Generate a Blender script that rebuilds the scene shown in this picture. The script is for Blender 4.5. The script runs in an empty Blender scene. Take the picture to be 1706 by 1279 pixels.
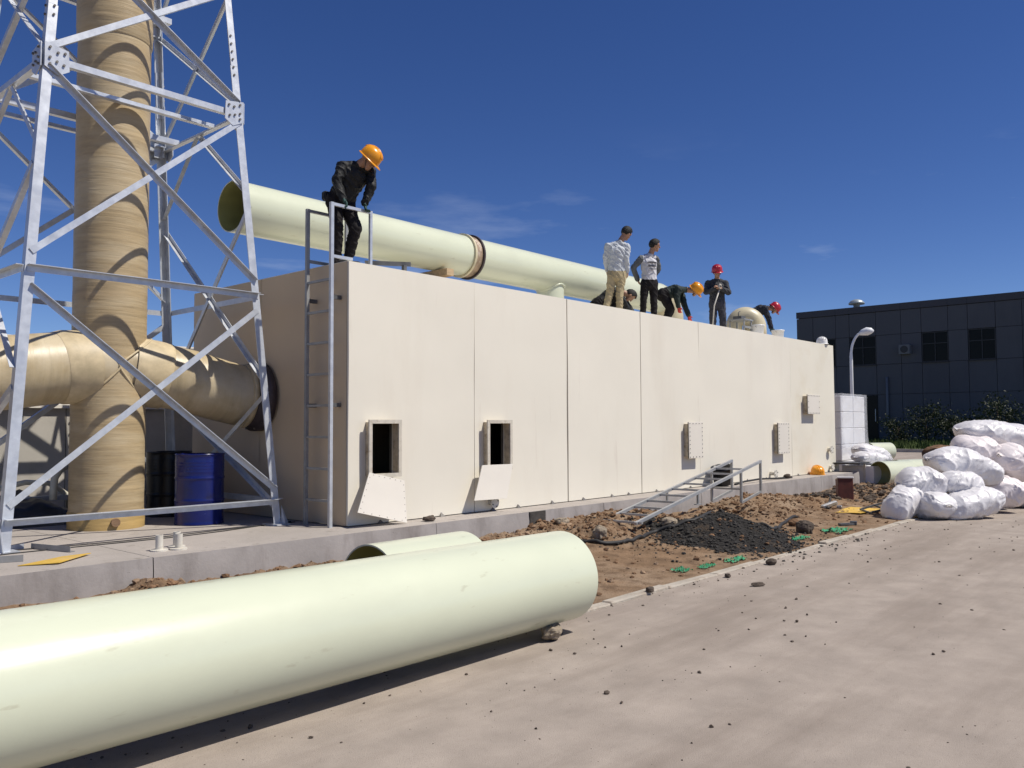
import bpy, math, random
import numpy as np
from mathutils import Vector, Matrix, noise, Quaternion
random.seed(7); RNG = np.random.default_rng(7)
S = bpy.context.scene
COL = S.collection
V = Vector
R = math.radians

# ------------------------------------------------------------------ camera, sky, sun, exposure
HEAD, PITCH, ROLL = R(41.7587), R(2.813), R(-0.2682)
f_ = V((math.cos(HEAD)*math.cos(PITCH), math.sin(HEAD)*math.cos(PITCH), math.sin(PITCH)))
r_ = V((math.sin(HEAD), -math.cos(HEAD), 0)); u_ = r_.cross(f_)
r2 = r_*math.cos(ROLL)+u_*math.sin(ROLL); u2 = u_*math.cos(ROLL)-r_*math.sin(ROLL)
cd = bpy.data.cameras.new('camera'); cam = bpy.data.objects.new('camera', cd); COL.objects.link(cam)
cd.sensor_fit = 'HORIZONTAL'; cd.sensor_width = 36; cd.lens = 1407.9/1706*36
cd.clip_start = .05; cd.clip_end = 3000
cam.matrix_world = Matrix(((r2.x, u2.x, -f_.x, -6.3152), (r2.y, u2.y, -f_.y, -8.3151), (r2.z, u2.z, -f_.z, 1.62), (0, 0, 0, 1)))
S.camera = cam

SUN_AZ, SUN_EL = R(-62), R(55)
sd = V((math.cos(SUN_AZ)*math.cos(SUN_EL), math.sin(SUN_AZ)*math.cos(SUN_EL), math.sin(SUN_EL)))
sl = bpy.data.lights.new('sun', 'SUN'); sl.energy = 5.0; sl.angle = R(.53); sl.color = (1, .94, .84)
so = bpy.data.objects.new('sun', sl); COL.objects.link(so); so.location = sd*60
so.rotation_euler = (-sd).to_track_quat('-Z', 'Y').to_euler()

W = bpy.data.worlds.new('World'); S.world = W; W.use_nodes = True
nt = W.node_tree; nt.nodes.clear()
def N(t, kind, **kw):
    n = t.nodes.new(kind)
    for k, v in kw.items():
        if k.startswith('i_'):
            n.inputs[int(k[2:]) if k[2:].isdigit() else k[2:].replace('_', ' ')].default_value = v
        else: setattr(n, k, v)
    return n
sky = N(nt, 'ShaderNodeTexSky', sky_type='NISHITA', sun_disc=False, sun_elevation=SUN_EL,
        sun_rotation=math.atan2(sd.x, sd.y), altitude=0, air_density=.62, dust_density=.0, ozone_density=2.0)
bg = N(nt, 'ShaderNodeBackground'); bg.inputs[1].default_value = .098
wo = N(nt, 'ShaderNodeOutputWorld')
# thin cirrus: a soft, stretched noise low in the sky
tc = N(nt, 'ShaderNodeTexCoord')
mp = N(nt, 'ShaderNodeMapping'); mp.inputs['Rotation'].default_value = (0, R(-9), R(-28)); mp.inputs['Scale'].default_value = (1.6, 4.0, 16)
nz = N(nt, 'ShaderNodeTexNoise', i_Scale=1.15, i_Detail=6.0, i_Roughness=.55)
rp = N(nt, 'ShaderNodeValToRGB'); rp.color_ramp.elements[0].position = .57; rp.color_ramp.elements[1].position = .80
sep = N(nt, 'ShaderNodeSeparateXYZ')
band = N(nt, 'ShaderNodeMapRange', interpolation_type='SMOOTHSTEP'); band.inputs[1].default_value = .34; band.inputs[2].default_value = .16
mul = N(nt, 'ShaderNodeMath', operation='MULTIPLY'); mul2 = N(nt, 'ShaderNodeMath', operation='MULTIPLY'); mul2.inputs[1].default_value = .30
mx = N(nt, 'ShaderNodeMix', data_type='RGBA'); mx.inputs[7].default_value = (9.5, 10.2, 11.2, 1)
hs = N(nt, 'ShaderNodeHueSaturation', i_Hue=.515, i_Saturation=1.24, i_Value=1.0)
L_ = nt.links.new
L_(tc.outputs['Generated'], mp.inputs[0]); L_(mp.outputs[0], nz.inputs[0]); L_(nz.outputs[0], rp.inputs[0])
L_(tc.outputs['Generated'], sep.inputs[0]); L_(sep.outputs[2], band.inputs[0])
L_(rp.outputs[0], mul.inputs[0]); L_(band.outputs[0], mul.inputs[1]); L_(mul.outputs[0], mul2.inputs[0])
L_(sky.outputs[0], hs.inputs['Color']); L_(hs.outputs[0], mx.inputs[6]); L_(mul2.outputs[0], mx.inputs[0])
L_(mx.outputs[2], bg.inputs[0]); L_(bg.outputs[0], wo.inputs[0])

S.view_settings.view_transform = 'Standard'; S.view_settings.look = 'None'
S.view_settings.exposure = 0.0; S.view_settings.gamma = 1; S.view_settings.use_curve_mapping = False
S.render.engine = 'CYCLES'

# ------------------------------------------------------------------ materials
MATS = {}
def mat(name, c, rough=.6, metal=0., var=.12, scale=3., bump=0., bscale=60., c2=None, c2t=(.55, .7), c2scale=2., stretch=(1, 1, 1), spec=.4, trans=0., detail=6., sstretch=(1, 1, 1), coat=0., c3=None, c3t=(.6, .65), c3scale=20., c3stretch=(1, 1, 1), c3mix=1.):
    m = bpy.data.materials.new(name); m.use_nodes = True; t = m.node_tree; t.nodes.clear(); l = t.links.new
    out = N(t, 'ShaderNodeOutputMaterial'); b = N(t, 'ShaderNodeBsdfPrincipled')
    b.inputs['Roughness'].default_value = rough; b.inputs['Metallic'].default_value = metal
    b.inputs['Specular IOR Level'].default_value = spec
    b.inputs['Coat Weight'].default_value = coat
    co = N(t, 'ShaderNodeTexCoord'); mpg = N(t, 'ShaderNodeMapping'); mpg.inputs['Scale'].default_value = stretch
    l(co.outputs['Object'], mpg.inputs[0])
    n1 = N(t, 'ShaderNodeTexNoise', i_Scale=scale, i_Detail=detail, i_Roughness=.6); l(mpg.outputs[0], n1.inputs[0])
    r1 = N(t, 'ShaderNodeMapRange'); r1.inputs[1].default_value = .3; r1.inputs[2].default_value = .7; l(n1.outputs[0], r1.inputs[0])
    m1 = N(t, 'ShaderNodeMix', data_type='RGBA')
    m1.inputs[6].default_value = (*[x*(1-var) for x in c], 1); m1.inputs[7].default_value = (*[min(1, x*(1+var)) for x in c], 1)
    l(r1.outputs[0], m1.inputs[0]); col = m1.outputs[2]
    if c2:
        mpb = N(t, 'ShaderNodeMapping'); mpb.inputs['Scale'].default_value = sstretch; mpb.inputs['Location'].default_value = (3.1, 7.7, 1.3)
        l(co.outputs['Object'], mpb.inputs[0])
        n2 = N(t, 'ShaderNodeTexNoise', i_Scale=c2scale, i_Detail=8., i_Roughness=.65); l(mpb.outputs[0], n2.inputs[0])
        r2_ = N(t, 'ShaderNodeMapRange'); r2_.inputs[1].default_value = c2t[0]; r2_.inputs[2].default_value = c2t[1]; l(n2.outputs[0], r2_.inputs[0])
        m2 = N(t, 'ShaderNodeMix', data_type='RGBA'); m2.inputs[7].default_value = (*c2, 1)
        l(r2_.outputs[0], m2.inputs[0]); l(col, m2.inputs[6]); col = m2.outputs[2]
    if c3:
        mpc = N(t, 'ShaderNodeMapping'); mpc.inputs['Scale'].default_value = c3stretch; mpc.inputs['Location'].default_value = (13.7, 2.9, 5.1); l(co.outputs['Object'], mpc.inputs[0])
        n4 = N(t, 'ShaderNodeTexNoise', i_Scale=c3scale, i_Detail=4., i_Roughness=.55); l(mpc.outputs[0], n4.inputs[0])
        r4 = N(t, 'ShaderNodeMapRange'); r4.inputs[1].default_value = c3t[0]; r4.inputs[2].default_value = c3t[1]; r4.inputs[4].default_value = c3mix; l(n4.outputs[0], r4.inputs[0])
        m4 = N(t, 'ShaderNodeMix', data_type='RGBA'); m4.inputs[7].default_value = (*c3, 1); l(r4.outputs[0], m4.inputs[0]); l(col, m4.inputs[6]); col = m4.outputs[2]
    l(col, b.inputs['Base Color'])
    rr = N(t, 'ShaderNodeMapRange'); rr.inputs[3].default_value = max(.02, rough-.08); rr.inputs[4].default_value = min(1, rough+.08)
    l(n1.outputs[0], rr.inputs[0]); l(rr.outputs[0], b.inputs['Roughness'])
    if bump:
        n3 = N(t, 'ShaderNodeTexNoise', i_Scale=bscale, i_Detail=5., i_Roughness=.6); l(mpg.outputs[0], n3.inputs[0])
        bp = N(t, 'ShaderNodeBump', i_Strength=min(1, bump), i_Distance=.02); l(n3.outputs[0], bp.inputs['Height']); l(bp.outputs[0], b.inputs['Normal'])
    if trans:
        tr = N(t, 'ShaderNodeBsdfTranslucent'); l(col, tr.inputs[0]); ms = N(t, 'ShaderNodeMixShader'); ms.inputs[0].default_value = trans
        l(b.outputs[0], ms.inputs[1]); l(tr.outputs[0], ms.inputs[2]); l(ms.outputs[0], out.inputs[0])
    else: l(b.outputs[0], out.inputs[0])
    MATS[name] = m
    return m

mat('road', (.345, .296, .255), .92, var=.15, scale=2.6, bump=.35, bscale=150, c2=(.235, .195, .163), c2t=(.44, .74), c2scale=1.1, sstretch=(.22, 1.5, 1), spec=.2, detail=14, c3=(.13, .108, .09), c3t=(.60, .72), c3scale=70, c3mix=.35)
mat('ground', (.30, .25, .20), .95, var=.2, scale=.4, bump=.3, bscale=12, spec=.1)
mat('dirt', (.215, .142, .088), .97, var=.32, scale=3.2, bump=.9, bscale=45, c2=(.285, .208, .142), c2t=(.45, .62), c2scale=1.1, spec=.1, detail=12, c3=(.13, .085, .055), c3t=(.50, .66), c3scale=4.5, c3mix=.8)
mat('clod', (.19, .115, .068), .97, var=.45, scale=1.5, bump=.6, bscale=60, spec=.1)
mat('clod_pale', (.30, .21, .14), .97, var=.3, scale=2.5, bump=.6, bscale=60, spec=.1)
mat('gravel', (.028, .026, .024), .9, var=.5, scale=30, bump=.9, bscale=90, c2=(.11, .08, .055), c2t=(.58, .72), c2scale=3, spec=.25)
mat('pebble', (.040, .037, .034), .85, var=.5, scale=9, spec=.3)
mat('stone', (.30, .25, .19), .95, var=.3, scale=8, bump=.7, bscale=30, c2=(.14, .11, .08), c2t=(.55, .65), c2scale=9, spec=.15)
mat('stone_dark', (.10, .08, .065), .95, var=.35, scale=8, bump=.7, bscale=30, spec=.15)
mat('kerb', (.41, .37, .315), .9, var=.14, scale=6, bump=.5, bscale=50, c2=(.28, .22, .17), c2t=(.52, .68), c2scale=2.2, spec=.2)
mat('pad_top', (.37, .335, .305), .9, c3=(.22, .195, .17), c3t=(.60, .72), c3scale=7, c3mix=.7, var=.10, scale=1.2, bump=.25, bscale=40, c2=(.32, .29, .26), c2t=(.54, .72), c2scale=1.3, spec=.25, detail=9)
mat('pad_side', (.33, .308, .298), .88, var=.12, scale=3.2, bump=.14, bscale=30, c3=(.10, .09, .085), c3t=(.70, .74), c3scale=16, c3mix=.8, c2=(.205, .185, .175), c2t=(.50, .70), c2scale=1.7, sstretch=(1, 1, .35), spec=.25, detail=9)
mat('concrete_dark', (.06, .055, .05), .9, var=.4, scale=7, bump=.3)
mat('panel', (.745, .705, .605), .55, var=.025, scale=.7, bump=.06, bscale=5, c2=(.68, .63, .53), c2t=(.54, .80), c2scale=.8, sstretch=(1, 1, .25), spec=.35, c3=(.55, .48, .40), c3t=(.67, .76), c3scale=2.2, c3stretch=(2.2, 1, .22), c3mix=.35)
mat('panel_yellow', (.73, .69, .58), .5, var=.03, scale=.8, bump=.06, bscale=5, c2=(.66, .60, .47), c2t=(.5, .75), c2scale=1.0, spec=.35)
mat('panel_shaded', (.60, .48, .335), .6, var=.05, scale=.6, bump=.05, bscale=5, spec=.3)  # darker, browner copy of panel: the end wall's shade is in the colour
mat('seam', (.10, .09, .08), .8, var=.3, scale=5)
mat('cover', (.70, .66, .585), .5, var=.03, scale=2, spec=.35)
mat('hatch_edge', (.55, .47, .34), .7, var=.25, scale=12, bump=.4, bscale=40, c2=(.30, .22, .13), c2t=(.5, .7), c2scale=9)
mat('flange_pale', (.56, .52, .44), .65, var=.12, scale=12, c2=(.40, .34, .25), c2t=(.55, .7), c2scale=14)
mat('gasket', (.02, .02, .02), .8)
mat('bolt', (.16, .15, .14), .5, .5, var=.3)
mat('bolt_pale', (.42, .39, .35), .55, .3, var=.3)
mat('frp', (.60, .63, .485), .24, var=.03, scale=1.2, bump=.05, bscale=4, spec=.5, trans=.0, c3=(.40, .38, .27), c3t=(.66, .74), c3scale=9, c3stretch=(.5, 1.6, 1.6), c3mix=.45, c2=(.53, .55, .43), c2t=(.55, .85), c2scale=1.0, sstretch=(.4, 1, 1))
mat('frp_inside_shade', (.33, .33, .13), .5, var=.15, scale=2, spec=.35)  # olive of bounced light inside the pipes, put into the colour
mat('frp_cream', (.58, .52, .36), .4, var=.08, scale=2, spec=.45, c2=(.5, .42, .22), c2t=(.52, .75), c2scale=1.6)
mat('stack', (.40, .305, .175), .5, var=.20, scale=2.6, stretch=(.5, .5, 8), bump=.35, bscale=3.0, c2=(.475, .385, .245), c2t=(.44, .66), c2scale=1.6, sstretch=(.7, .7, 3), spec=.4)
mat('stack_base', (.42, .29, .115), .5, var=.25, scale=3, stretch=(.5, .5, 5), bump=.4, bscale=4, spec=.45)
mat('arm', (.42, .335, .20), .42, var=.18, scale=2.0, stretch=(5, .5, .5), bump=.35, bscale=3, c2=(.53, .45, .31), c2t=(.44, .66), c2scale=1.6, spec=.5)
mat('arm_edge', (.50, .41, .26), .5, var=.2, scale=6)
mat('collar_dark', (.055, .042, .045), .55, var=.3, scale=5, spec=.4)
mat('collar_band', (.30, .22, .15), .45, .3, var=.5, scale=7, c2=(.65, .55, .45), c2t=(.5, .62), c2scale=6)
mat('galv', (.57, .595, .63), .40, .42, var=.14, scale=9, c2=(.47, .50, .56), c2t=(.5, .72), c2scale=5, spec=.5)
mat('galv_dull', (.42, .43, .44), .45, .5, var=.15, scale=8)
mat('steel', (.33, .335, .335), .5, .45, var=.15, scale=8, c2=(.28, .26, .24), c2t=(.55, .75), c2scale=6)
mat('steel_dark', (.13, .13, .13), .5, .4, var=.3, scale=6)
mat('drum_blue', (.007, .013, .115), .25, var=.15, scale=4, spec=.5, c2=(.02, .018, .05), c2t=(.6, .75), c2scale=5)
mat('drum_black', (.010, .010, .012), .35, var=.3, scale=4, spec=.4)
mat('black_plastic', (.012, .012, .013), .4, var=.3, scale=6, spec=.5)
mat('rubber', (.022, .021, .021), .6, var=.3, scale=12)
mat('hose_pale', (.62, .60, .50), .4, var=.1, scale=6)
mat('pvc', (.62, .59, .52), .45, var=.08, scale=6, c2=(.42, .37, .29), c2t=(.55, .75), c2scale=14)
mat('yellow_board', (.62, .40, .07), .6, var=.12, scale=4, c2=(.55, .42, .24), c2t=(.55, .75), c2scale=3)
mat('wood', (.44, .32, .19), .75, var=.25, scale=3, stretch=(1, 8, 8), bump=.3, bscale=10)
mat('wood_dark', (.24, .15, .09), .8, var=.25, scale=3, stretch=(1, 8, 8), bump=.3, bscale=10)
mat('sack', (.74, .725, .74), .40, var=.05, scale=3, bump=.45, bscale=16, spec=.5, c2=(.70, .665, .68), c2t=(.55, .75), c2scale=2.5, trans=.06)
mat('sack_pink', (.76, .70, .70), .45, var=.06, scale=3, bump=.25, bscale=22, spec=.45, c2=(.66, .60, .60), c2t=(.5, .7), c2scale=3)
mat('carton_white', (.74, .735, .75), .6, var=.05, scale=4, bump=.1, bscale=12)
mat('tie', (.55, .52, .5), .7)
mat('red_rust', (.10, .028, .020), .6, var=.3, scale=6, c2=(.05, .02, .015), c2t=(.5, .7), c2scale=4)
mat('green_net', (.03, .24, .11), .6, var=.4, scale=14)
mat('silver_scrap', (.45, .45, .46), .35, .7, var=.3, scale=7)
mat('bldg_panel', (.085, .088, .10), .6, var=.10, scale=.25, c2=(.065, .066, .078), c2t=(.5, .72), c2scale=.3, sstretch=(1, 1, .3), spec=.3)
mat('bldg_band', (.055, .056, .068), .6, var=.08, scale=.3)
mat('bldg_joint', (.045, .046, .054), .8)
mat('bldg_trim', (.03, .031, .035), .5)
mat('bldg_pipe', (.15, .155, .165), .6)
mat('lamp_white', (.74, .75, .76), .35, var=.05)
mat('vent_metal', (.40, .45, .46), .4, .4, var=.1)
mat('grass', (.06, .085, .022), .8, var=.45, scale=.6, spec=.2)
mat('leaf', (.016, .026, .008), .6, var=.5, scale=1.5, spec=.3, trans=.15)
mat('bark', (.07, .05, .035), .9, var=.3)
mat('tank_wall', (.44, .415, .37), .6, var=.10, scale=1.2, c2=(.36, .335, .29), c2t=(.5, .7), c2scale=1.3, bump=.1, bscale=8)
mat('skin', (.36, .205, .135), .5, var=.08, scale=20, spec=.35)
mat('hair', (.009, .008, .007), .65, var=.4, scale=60, stretch=(1, 1, 1), bump=.5, bscale=140)
mat('cloth_black', (.011, .012, .013), .62, var=.3, scale=9, bump=.35, bscale=40, spec=.35)
mat('cloth_green', (.018, .030, .028), .7, var=.25, scale=9, bump=.35, bscale=40, spec=.3)
mat('cloth_navy', (.017, .019, .030), .75, var=.25, scale=9, bump=.35, bscale=40, spec=.3)
mat('cloth_charcoal', (.045, .048, .055), .8, var=.2, scale=9, bump=.35, bscale=40, spec=.25)
mat('trouser_black', (.013, .011, .012), .8, var=.25, scale=9, bump=.3, bscale=40, spec=.25)
mat('trouser_grey', (.06, .06, .072), .85, var=.2, scale=9, bump=.3, bscale=40, spec=.2)
mat('khaki', (.40, .33, .20), .85, var=.12, scale=9, bump=.35, bscale=40, spec=.2)
mat('shirt_pale', (.50, .53, .56), .85, var=.08, scale=9, bump=.35, bscale=40, spec=.2)
mat('sweater_pale', (.55, .55, .58), .9, var=.08, scale=14, bump=.35, bscale=60, spec=.15)
mat('sweater_grey', (.13, .14, .15), .9, var=.12, scale=14, bump=.35, bscale=60, spec=.15)
mat('print_dark', (.05, .05, .06), .9, var=.2)
mat('glove_red', (.52, .055, .045), .6, var=.2, scale=14)
mat('glove_dark', (.02, .06, .055), .7, var=.3, scale=14)
mat('shoe', (.02, .019, .018), .6)
mat('helmet_orange', (.80, .32, .012), .28, var=.05, spec=.5)
mat('helmet_red', (.42, .018, .035), .3, var=.06, spec=.5)
mat('helmet_white', (.75, .74, .72), .35, var=.04)
mat('strap', (.03, .03, .03), .7)

# glass for the far windows
def glass_mat():
    m = bpy.data.materials.new('window_glass'); m.use_nodes = True; b = m.node_tree.nodes['Principled BSDF']
    b.inputs['Base Color'].default_value = (.008, .009, .009, 1); b.inputs['Roughness'].default_value = .25; b.inputs['Specular IOR Level'].default_value = .12
    MATS['window_glass'] = m
    m = bpy.data.materials.new('film'); m.use_nodes = True; t = m.node_tree; t.nodes.clear()
    o = N(t, 'ShaderNodeOutputMaterial'); g = N(t, 'ShaderNodeBsdfPrincipled'); g.inputs['Base Color'].default_value = (.82, .83, .85, 1); g.inputs['Roughness'].default_value = .16
    g.inputs['Specular IOR Level'].default_value = .7
    tr = N(t, 'ShaderNodeBsdfTransparent'); ms = N(t, 'ShaderNodeMixShader'); ms.inputs[0].default_value = .28
    co = N(t, 'ShaderNodeTexCoord'); n = N(t, 'ShaderNodeTexNoise', i_Scale=7., i_Detail=5.); bp = N(t, 'ShaderNodeBump', i_Strength=.8, i_Distance=.05)
    t.links.new(co.outputs['Object'], n.inputs[0]); t.links.new(n.outputs[0], bp.inputs['Height']); t.links.new(bp.outputs[0], g.inputs['Normal'])
    t.links.new(tr.outputs[0], ms.inputs[1]); t.links.new(g.outputs[0], ms.inputs[2]); t.links.new(ms.outputs[0], o.inputs[0])
    MATS['film'] = m
glass_mat()

# ------------------------------------------------------------------ mesh helpers
def ortho(d):
    d = d.normalized(); a = V((0, 0, 1)) if abs(d.z) < .9 else V((1, 0, 0))
    x = d.cross(a).normalized(); return x, d.cross(x).normalized()
class MB:
    def __init__(s): s.v = []; s.f = []; s.m = []; s.sm = []; s.cur = 0; s.smooth = False
    def add(s, vs, fs, smooth=None):
        o = len(s.v); s.v += [tuple(v) for v in vs]
        for f in fs: s.f.append(tuple(i+o for i in f)); s.m.append(s.cur); s.sm.append(s.smooth if smooth is None else smooth)
        return s
    def box(s, c, size, M=None, bev=0.):
        x, y, z = size[0]/2, size[1]/2, size[2]/2; c = V(c)
        if bev > 0:
            b = min(bev, x*.45, y*.45, z*.45); vs = []; ids = {}
            for sx in (-1, 1):
                for sy in (-1, 1):
                    for sz in (-1, 1):
                        for k in range(3):
                            p = [sx*x, sy*y, sz*z]
                            for j in range(3):
                                if j != k: p[j] -= (sx, sy, sz)[j]*b
                            ids[(sx, sy, sz, k)] = len(vs); vs.append(V(p))
            fs = []
            for k in range(3):
                a, b2 = (k+1) % 3, (k+2) % 3
                for sg in (-1, 1):
                    q = []
                    for (u, w) in ((-1, -1), (1, -1), (1, 1), (-1, 1)):
                        t = [0, 0, 0]; t[k] = sg; t[a] = u; t[b2] = w; q.append(ids[(*t, k)])
                    fs.append(q if sg > 0 else q[::-1])
            for k in range(3):
                a, b2 = (k+1) % 3, (k+2) % 3
                for u in (-1, 1):
                    for w in (-1, 1):
                        t0 = [0, 0, 0]; t1 = [0, 0, 0]; t0[k] = -1; t1[k] = 1
                        for t in (t0, t1): t[a] = u; t[b2] = w
                        q = [ids[(*t0, a)], ids[(*t1, a)], ids[(*t1, b2)], ids[(*t0, b2)]]
                        fs.append(q if u*w > 0 else q[::-1])
            for sx in (-1, 1):
                for sy in (-1, 1):
                    for sz in (-1, 1):
                        q = [ids[(sx, sy, sz, k)] for k in range(3)]; fs.append(q if sx*sy*sz > 0 else q[::-1])
        else:
            vs = [V((a*x, b*y, d*z)) for a in (-1, 1) for b in (-1, 1) for d in (-1, 1)]
            fs = [(0, 1, 3, 2), (4, 6, 7, 5), (0, 4, 5, 1), (2, 3, 7, 6), (0, 2, 6, 4), (1, 5, 7, 3)]
        if M is not None: vs = [M @ v for v in vs]
        return s.add([v+c for v in vs], fs, False)
    def tube(s, pts, rad, n=12, caps=True, smooth=True):
        pts = [V(p) for p in pts]; k = len(pts); rad = [rad]*k if not hasattr(rad, '__len__') else list(rad)
        vs = []; fs = []; up = None
        for i, p in enumerate(pts):
            d = (pts[min(i+1, k-1)]-pts[max(i-1, 0)]).normalized()
            if up is None: up, _ = ortho(d)
            up = (up-d*up.dot(d)).normalized(); w = d.cross(up)
            for j in range(n):
                a = 2*math.pi*j/n; vs.append(p+(up*math.cos(a)+w*math.sin(a))*rad[i])
        for i in range(k-1):
            for j in range(n):
                fs.append((i*n+j, i*n+(j+1) % n, (i+1)*n+(j+1) % n, (i+1)*n+j))
        s.add(vs, fs, smooth)
        if caps:
            o = len(s.v)-len(vs)
            s.f.append(tuple(o+j for j in range(n))[::-1]); s.f.append(tuple(o+(k-1)*n+j for j in range(n)))
            s.m += [s.cur]*2; s.sm += [False]*2
        return s
    def pipe(s, p0, p1, ro, ri, n=64, inner=1, seg=1):
        """hollow pipe; inner faces take material slot `inner`"""
        p0, p1 = V(p0), V(p1); d = (p1-p0).normalized(); a, b = ortho(d); cur = s.cur
        def ring(p, r): return [p+(a*math.cos(2*math.pi*j/n)+b*math.sin(2*math.pi*j/n))*r for j in range(n)]
        o = len(s.v)
        for i in range(seg+1): s.v += [tuple(v) for v in ring(p0.lerp(p1, i/seg), ro)]
        for i in range(seg+1): s.v += [tuple(v) for v in ring(p0.lerp(p1, i/seg), ri)]
        B = (seg+1)*n
        for i in range(seg):
            for j in range(n):
                k = (j+1) % n
                s.f.append((o+i*n+j, o+i*n+k, o+(i+1)*n+k, o+(i+1)*n+j)); s.m.append(cur); s.sm.append(True)
                s.f.append((o+B+i*n+j, o+B+(i+1)*n+j, o+B+(i+1)*n+k, o+B+i*n+k)); s.m.append(inner); s.sm.append(True)
        for p, fl in ((p0, 0), (p1, 1)):
            rv = ring(p, ro)+ring(p, ri); s.add(rv, [((j, (j+1) % n, n+(j+1) % n, n+j) if fl else (j, n+j, n+(j+1) % n, (j+1) % n)) for j in range(n)], False)
        return s
    def lathe(s, prof, c=(0, 0, 0), n=32, M=None, smooth=True):
        vs = []; fs = []
        for (r, z) in prof:
            for j in range(n):
                a = 2*math.pi*j/n; v = V((r*math.cos(a), r*math.sin(a), z)); vs.append((M @ v if M else v)+V(c))
        for i in range(len(prof)-1):
            for j in range(n): fs.append((i*n+j, i*n+(j+1) % n, (i+1)*n+(j+1) % n, (i+1)*n+j))
        return s.add(vs, fs, smooth)
    def angle(s, p0, p1, a, b, w, t=.008):
        """L-section steel between p0 and p1, flange directions a and b"""
        p0, p1 = V(p0), V(p1); d = (p1-p0).normalized()
        a = V(a); a = (a-d*a.dot(d)).normalized(); b = V(b); b = (b-d*b.dot(d)-a*b.dot(a)).normalized()
        prof = [(0, 0), (w, 0), (w, t), (t, t), (t, w), (0, w)]
        vs = [p+a*x+b*y for p in (p0, p1) for x, y in prof]
        fs = [(i, (i+1) % 6, 6+(i+1) % 6, 6+i) for i in range(6)]+[(0, 3, 2, 1), (0, 5, 4, 3), (6, 7, 8, 9), (6, 9, 10, 11)]
        return s.add(vs, fs, False)
    def build(s, name, mats, parent=None, kind=None, loc=None):
        me = bpy.data.meshes.new(name); vs = s.v
        if loc is not None: vs = [(x-loc[0], y-loc[1], z-loc[2]) for x, y, z in vs]
        me.from_pydata(vs, [], s.f)
        if isinstance(mats, str): mats = [mats]
        for m in mats: me.materials.append(MATS[m])
        me.polygons.foreach_set('material_index', [min(i, len(mats)-1) for i in s.m]); me.polygons.foreach_set('use_smooth', s.sm)
        me.update(); return link(name, me, parent, kind, loc)
def link(name, me, parent=None, kind=None, loc=None):
    o = bpy.data.objects.new(name, me); COL.objects.link(o)
    if loc is not None: o.location = loc
    if parent is not None:
        o.parent = parent; o.matrix_parent_inverse = Matrix.Translation(-V(parent.location))
    if kind: o['kind'] = kind
    return o
def tag(o, label=None, cat=None, group=None, kind=None):
    if label: o['label'] = label
    if cat: o['category'] = cat
    if group: o['group'] = group
    if kind: o['kind'] = kind
    return o
def thing(name, loc, label, cat, group=None):
    o = bpy.data.objects.new(name, None); COL.objects.link(o); o.location = loc; o.empty_display_size = .2
    return tag(o, label, cat, group)
def np_mesh(name, verts, faces, mats, parent=None, kind=None, smooth=True, midx=None, loc=None):
    me = bpy.data.meshes.new(name); verts = np.asarray(verts, np.float32); faces = np.asarray(faces, np.int32)
    k = faces.shape[1]; me.vertices.add(len(verts)); me.vertices.foreach_set('co', verts.ravel())
    me.loops.add(faces.size); me.loops.foreach_set('vertex_index', faces.ravel()); me.polygons.add(len(faces))
    me.polygons.foreach_set('loop_start', np.arange(0, faces.size, k, dtype=np.int32))
    me.polygons.foreach_set('use_smooth', np.full(len(faces), smooth))
    for m in ([mats] if isinstance(mats, str) else mats): me.materials.append(MATS[m])
    if midx is not None: me.polygons.foreach_set('material_index', np.asarray(midx, np.int32))
    me.update(calc_edges=True); me.validate(); return link(name, me, parent, kind, loc)
def fbm(x, y, z=0., o=4):
    return noise.fractal(V((x, y, z)), 1., 2., o)
def vnoise(P, s, seed=0.):
    return np.array([noise.noise(V((p[0]*s+seed, p[1]*s, p[2]*s))) for p in P])

ICO_V = []; t_ = (1+5**.5)/2
for a, b in ((-1, t_), (1, t_), (-1, -t_), (1, -t_)): ICO_V += [(a, b, 0)]
for a, b in ((-1, t_), (1, t_), (-1, -t_), (1, -t_)): ICO_V += [(0, a, b)]
for a, b in ((t_, -1), (t_, 1), (-t_, -1), (-t_, 1)): ICO_V += [(a, 0, b)]
ICO_V = np.array(ICO_V)/math.sqrt(1+t_*t_)
ICO_F = np.array([(0, 11, 5), (0, 5, 1), (0, 1, 7), (0, 7, 10), (0, 10, 11), (1, 5, 9), (5, 11, 4), (11, 10, 2), (10, 7, 6), (7, 1, 8), (3, 9, 4), (3, 4, 2), (3, 2, 6), (3, 6, 8), (3, 8, 9), (4, 9, 5), (2, 4, 11), (6, 2, 10), (8, 6, 7), (9, 8, 1)])
def pebbles(name, pos, size, m, kind='stuff', parent=None, flat=.7):
    n = len(pos); vs = ICO_V[None]*(1+RNG.uniform(-.35, .35, (n, 12, 1)))*np.asarray(size)[:, None, None]
    vs = vs*RNG.uniform(.7, 1.3, (n, 1, 3)); vs[:, :, 2] *= flat
    a = RNG.uniform(0, 6.28, n); c, s_ = np.cos(a)[:, None], np.sin(a)[:, None]
    x, y = vs[:, :, 0].copy(), vs[:, :, 1].copy(); vs[:, :, 0] = x*c-y*s_; vs[:, :, 1] = x*s_+y*c
    vs += np.asarray(pos)[:, None, :]
    fs = (ICO_F[None]+(np.arange(n)*12)[:, None, None]).reshape(-1, 3)
    return np_mesh(name, vs.reshape(-1, 3), fs, m, parent, kind, smooth=False)
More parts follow.
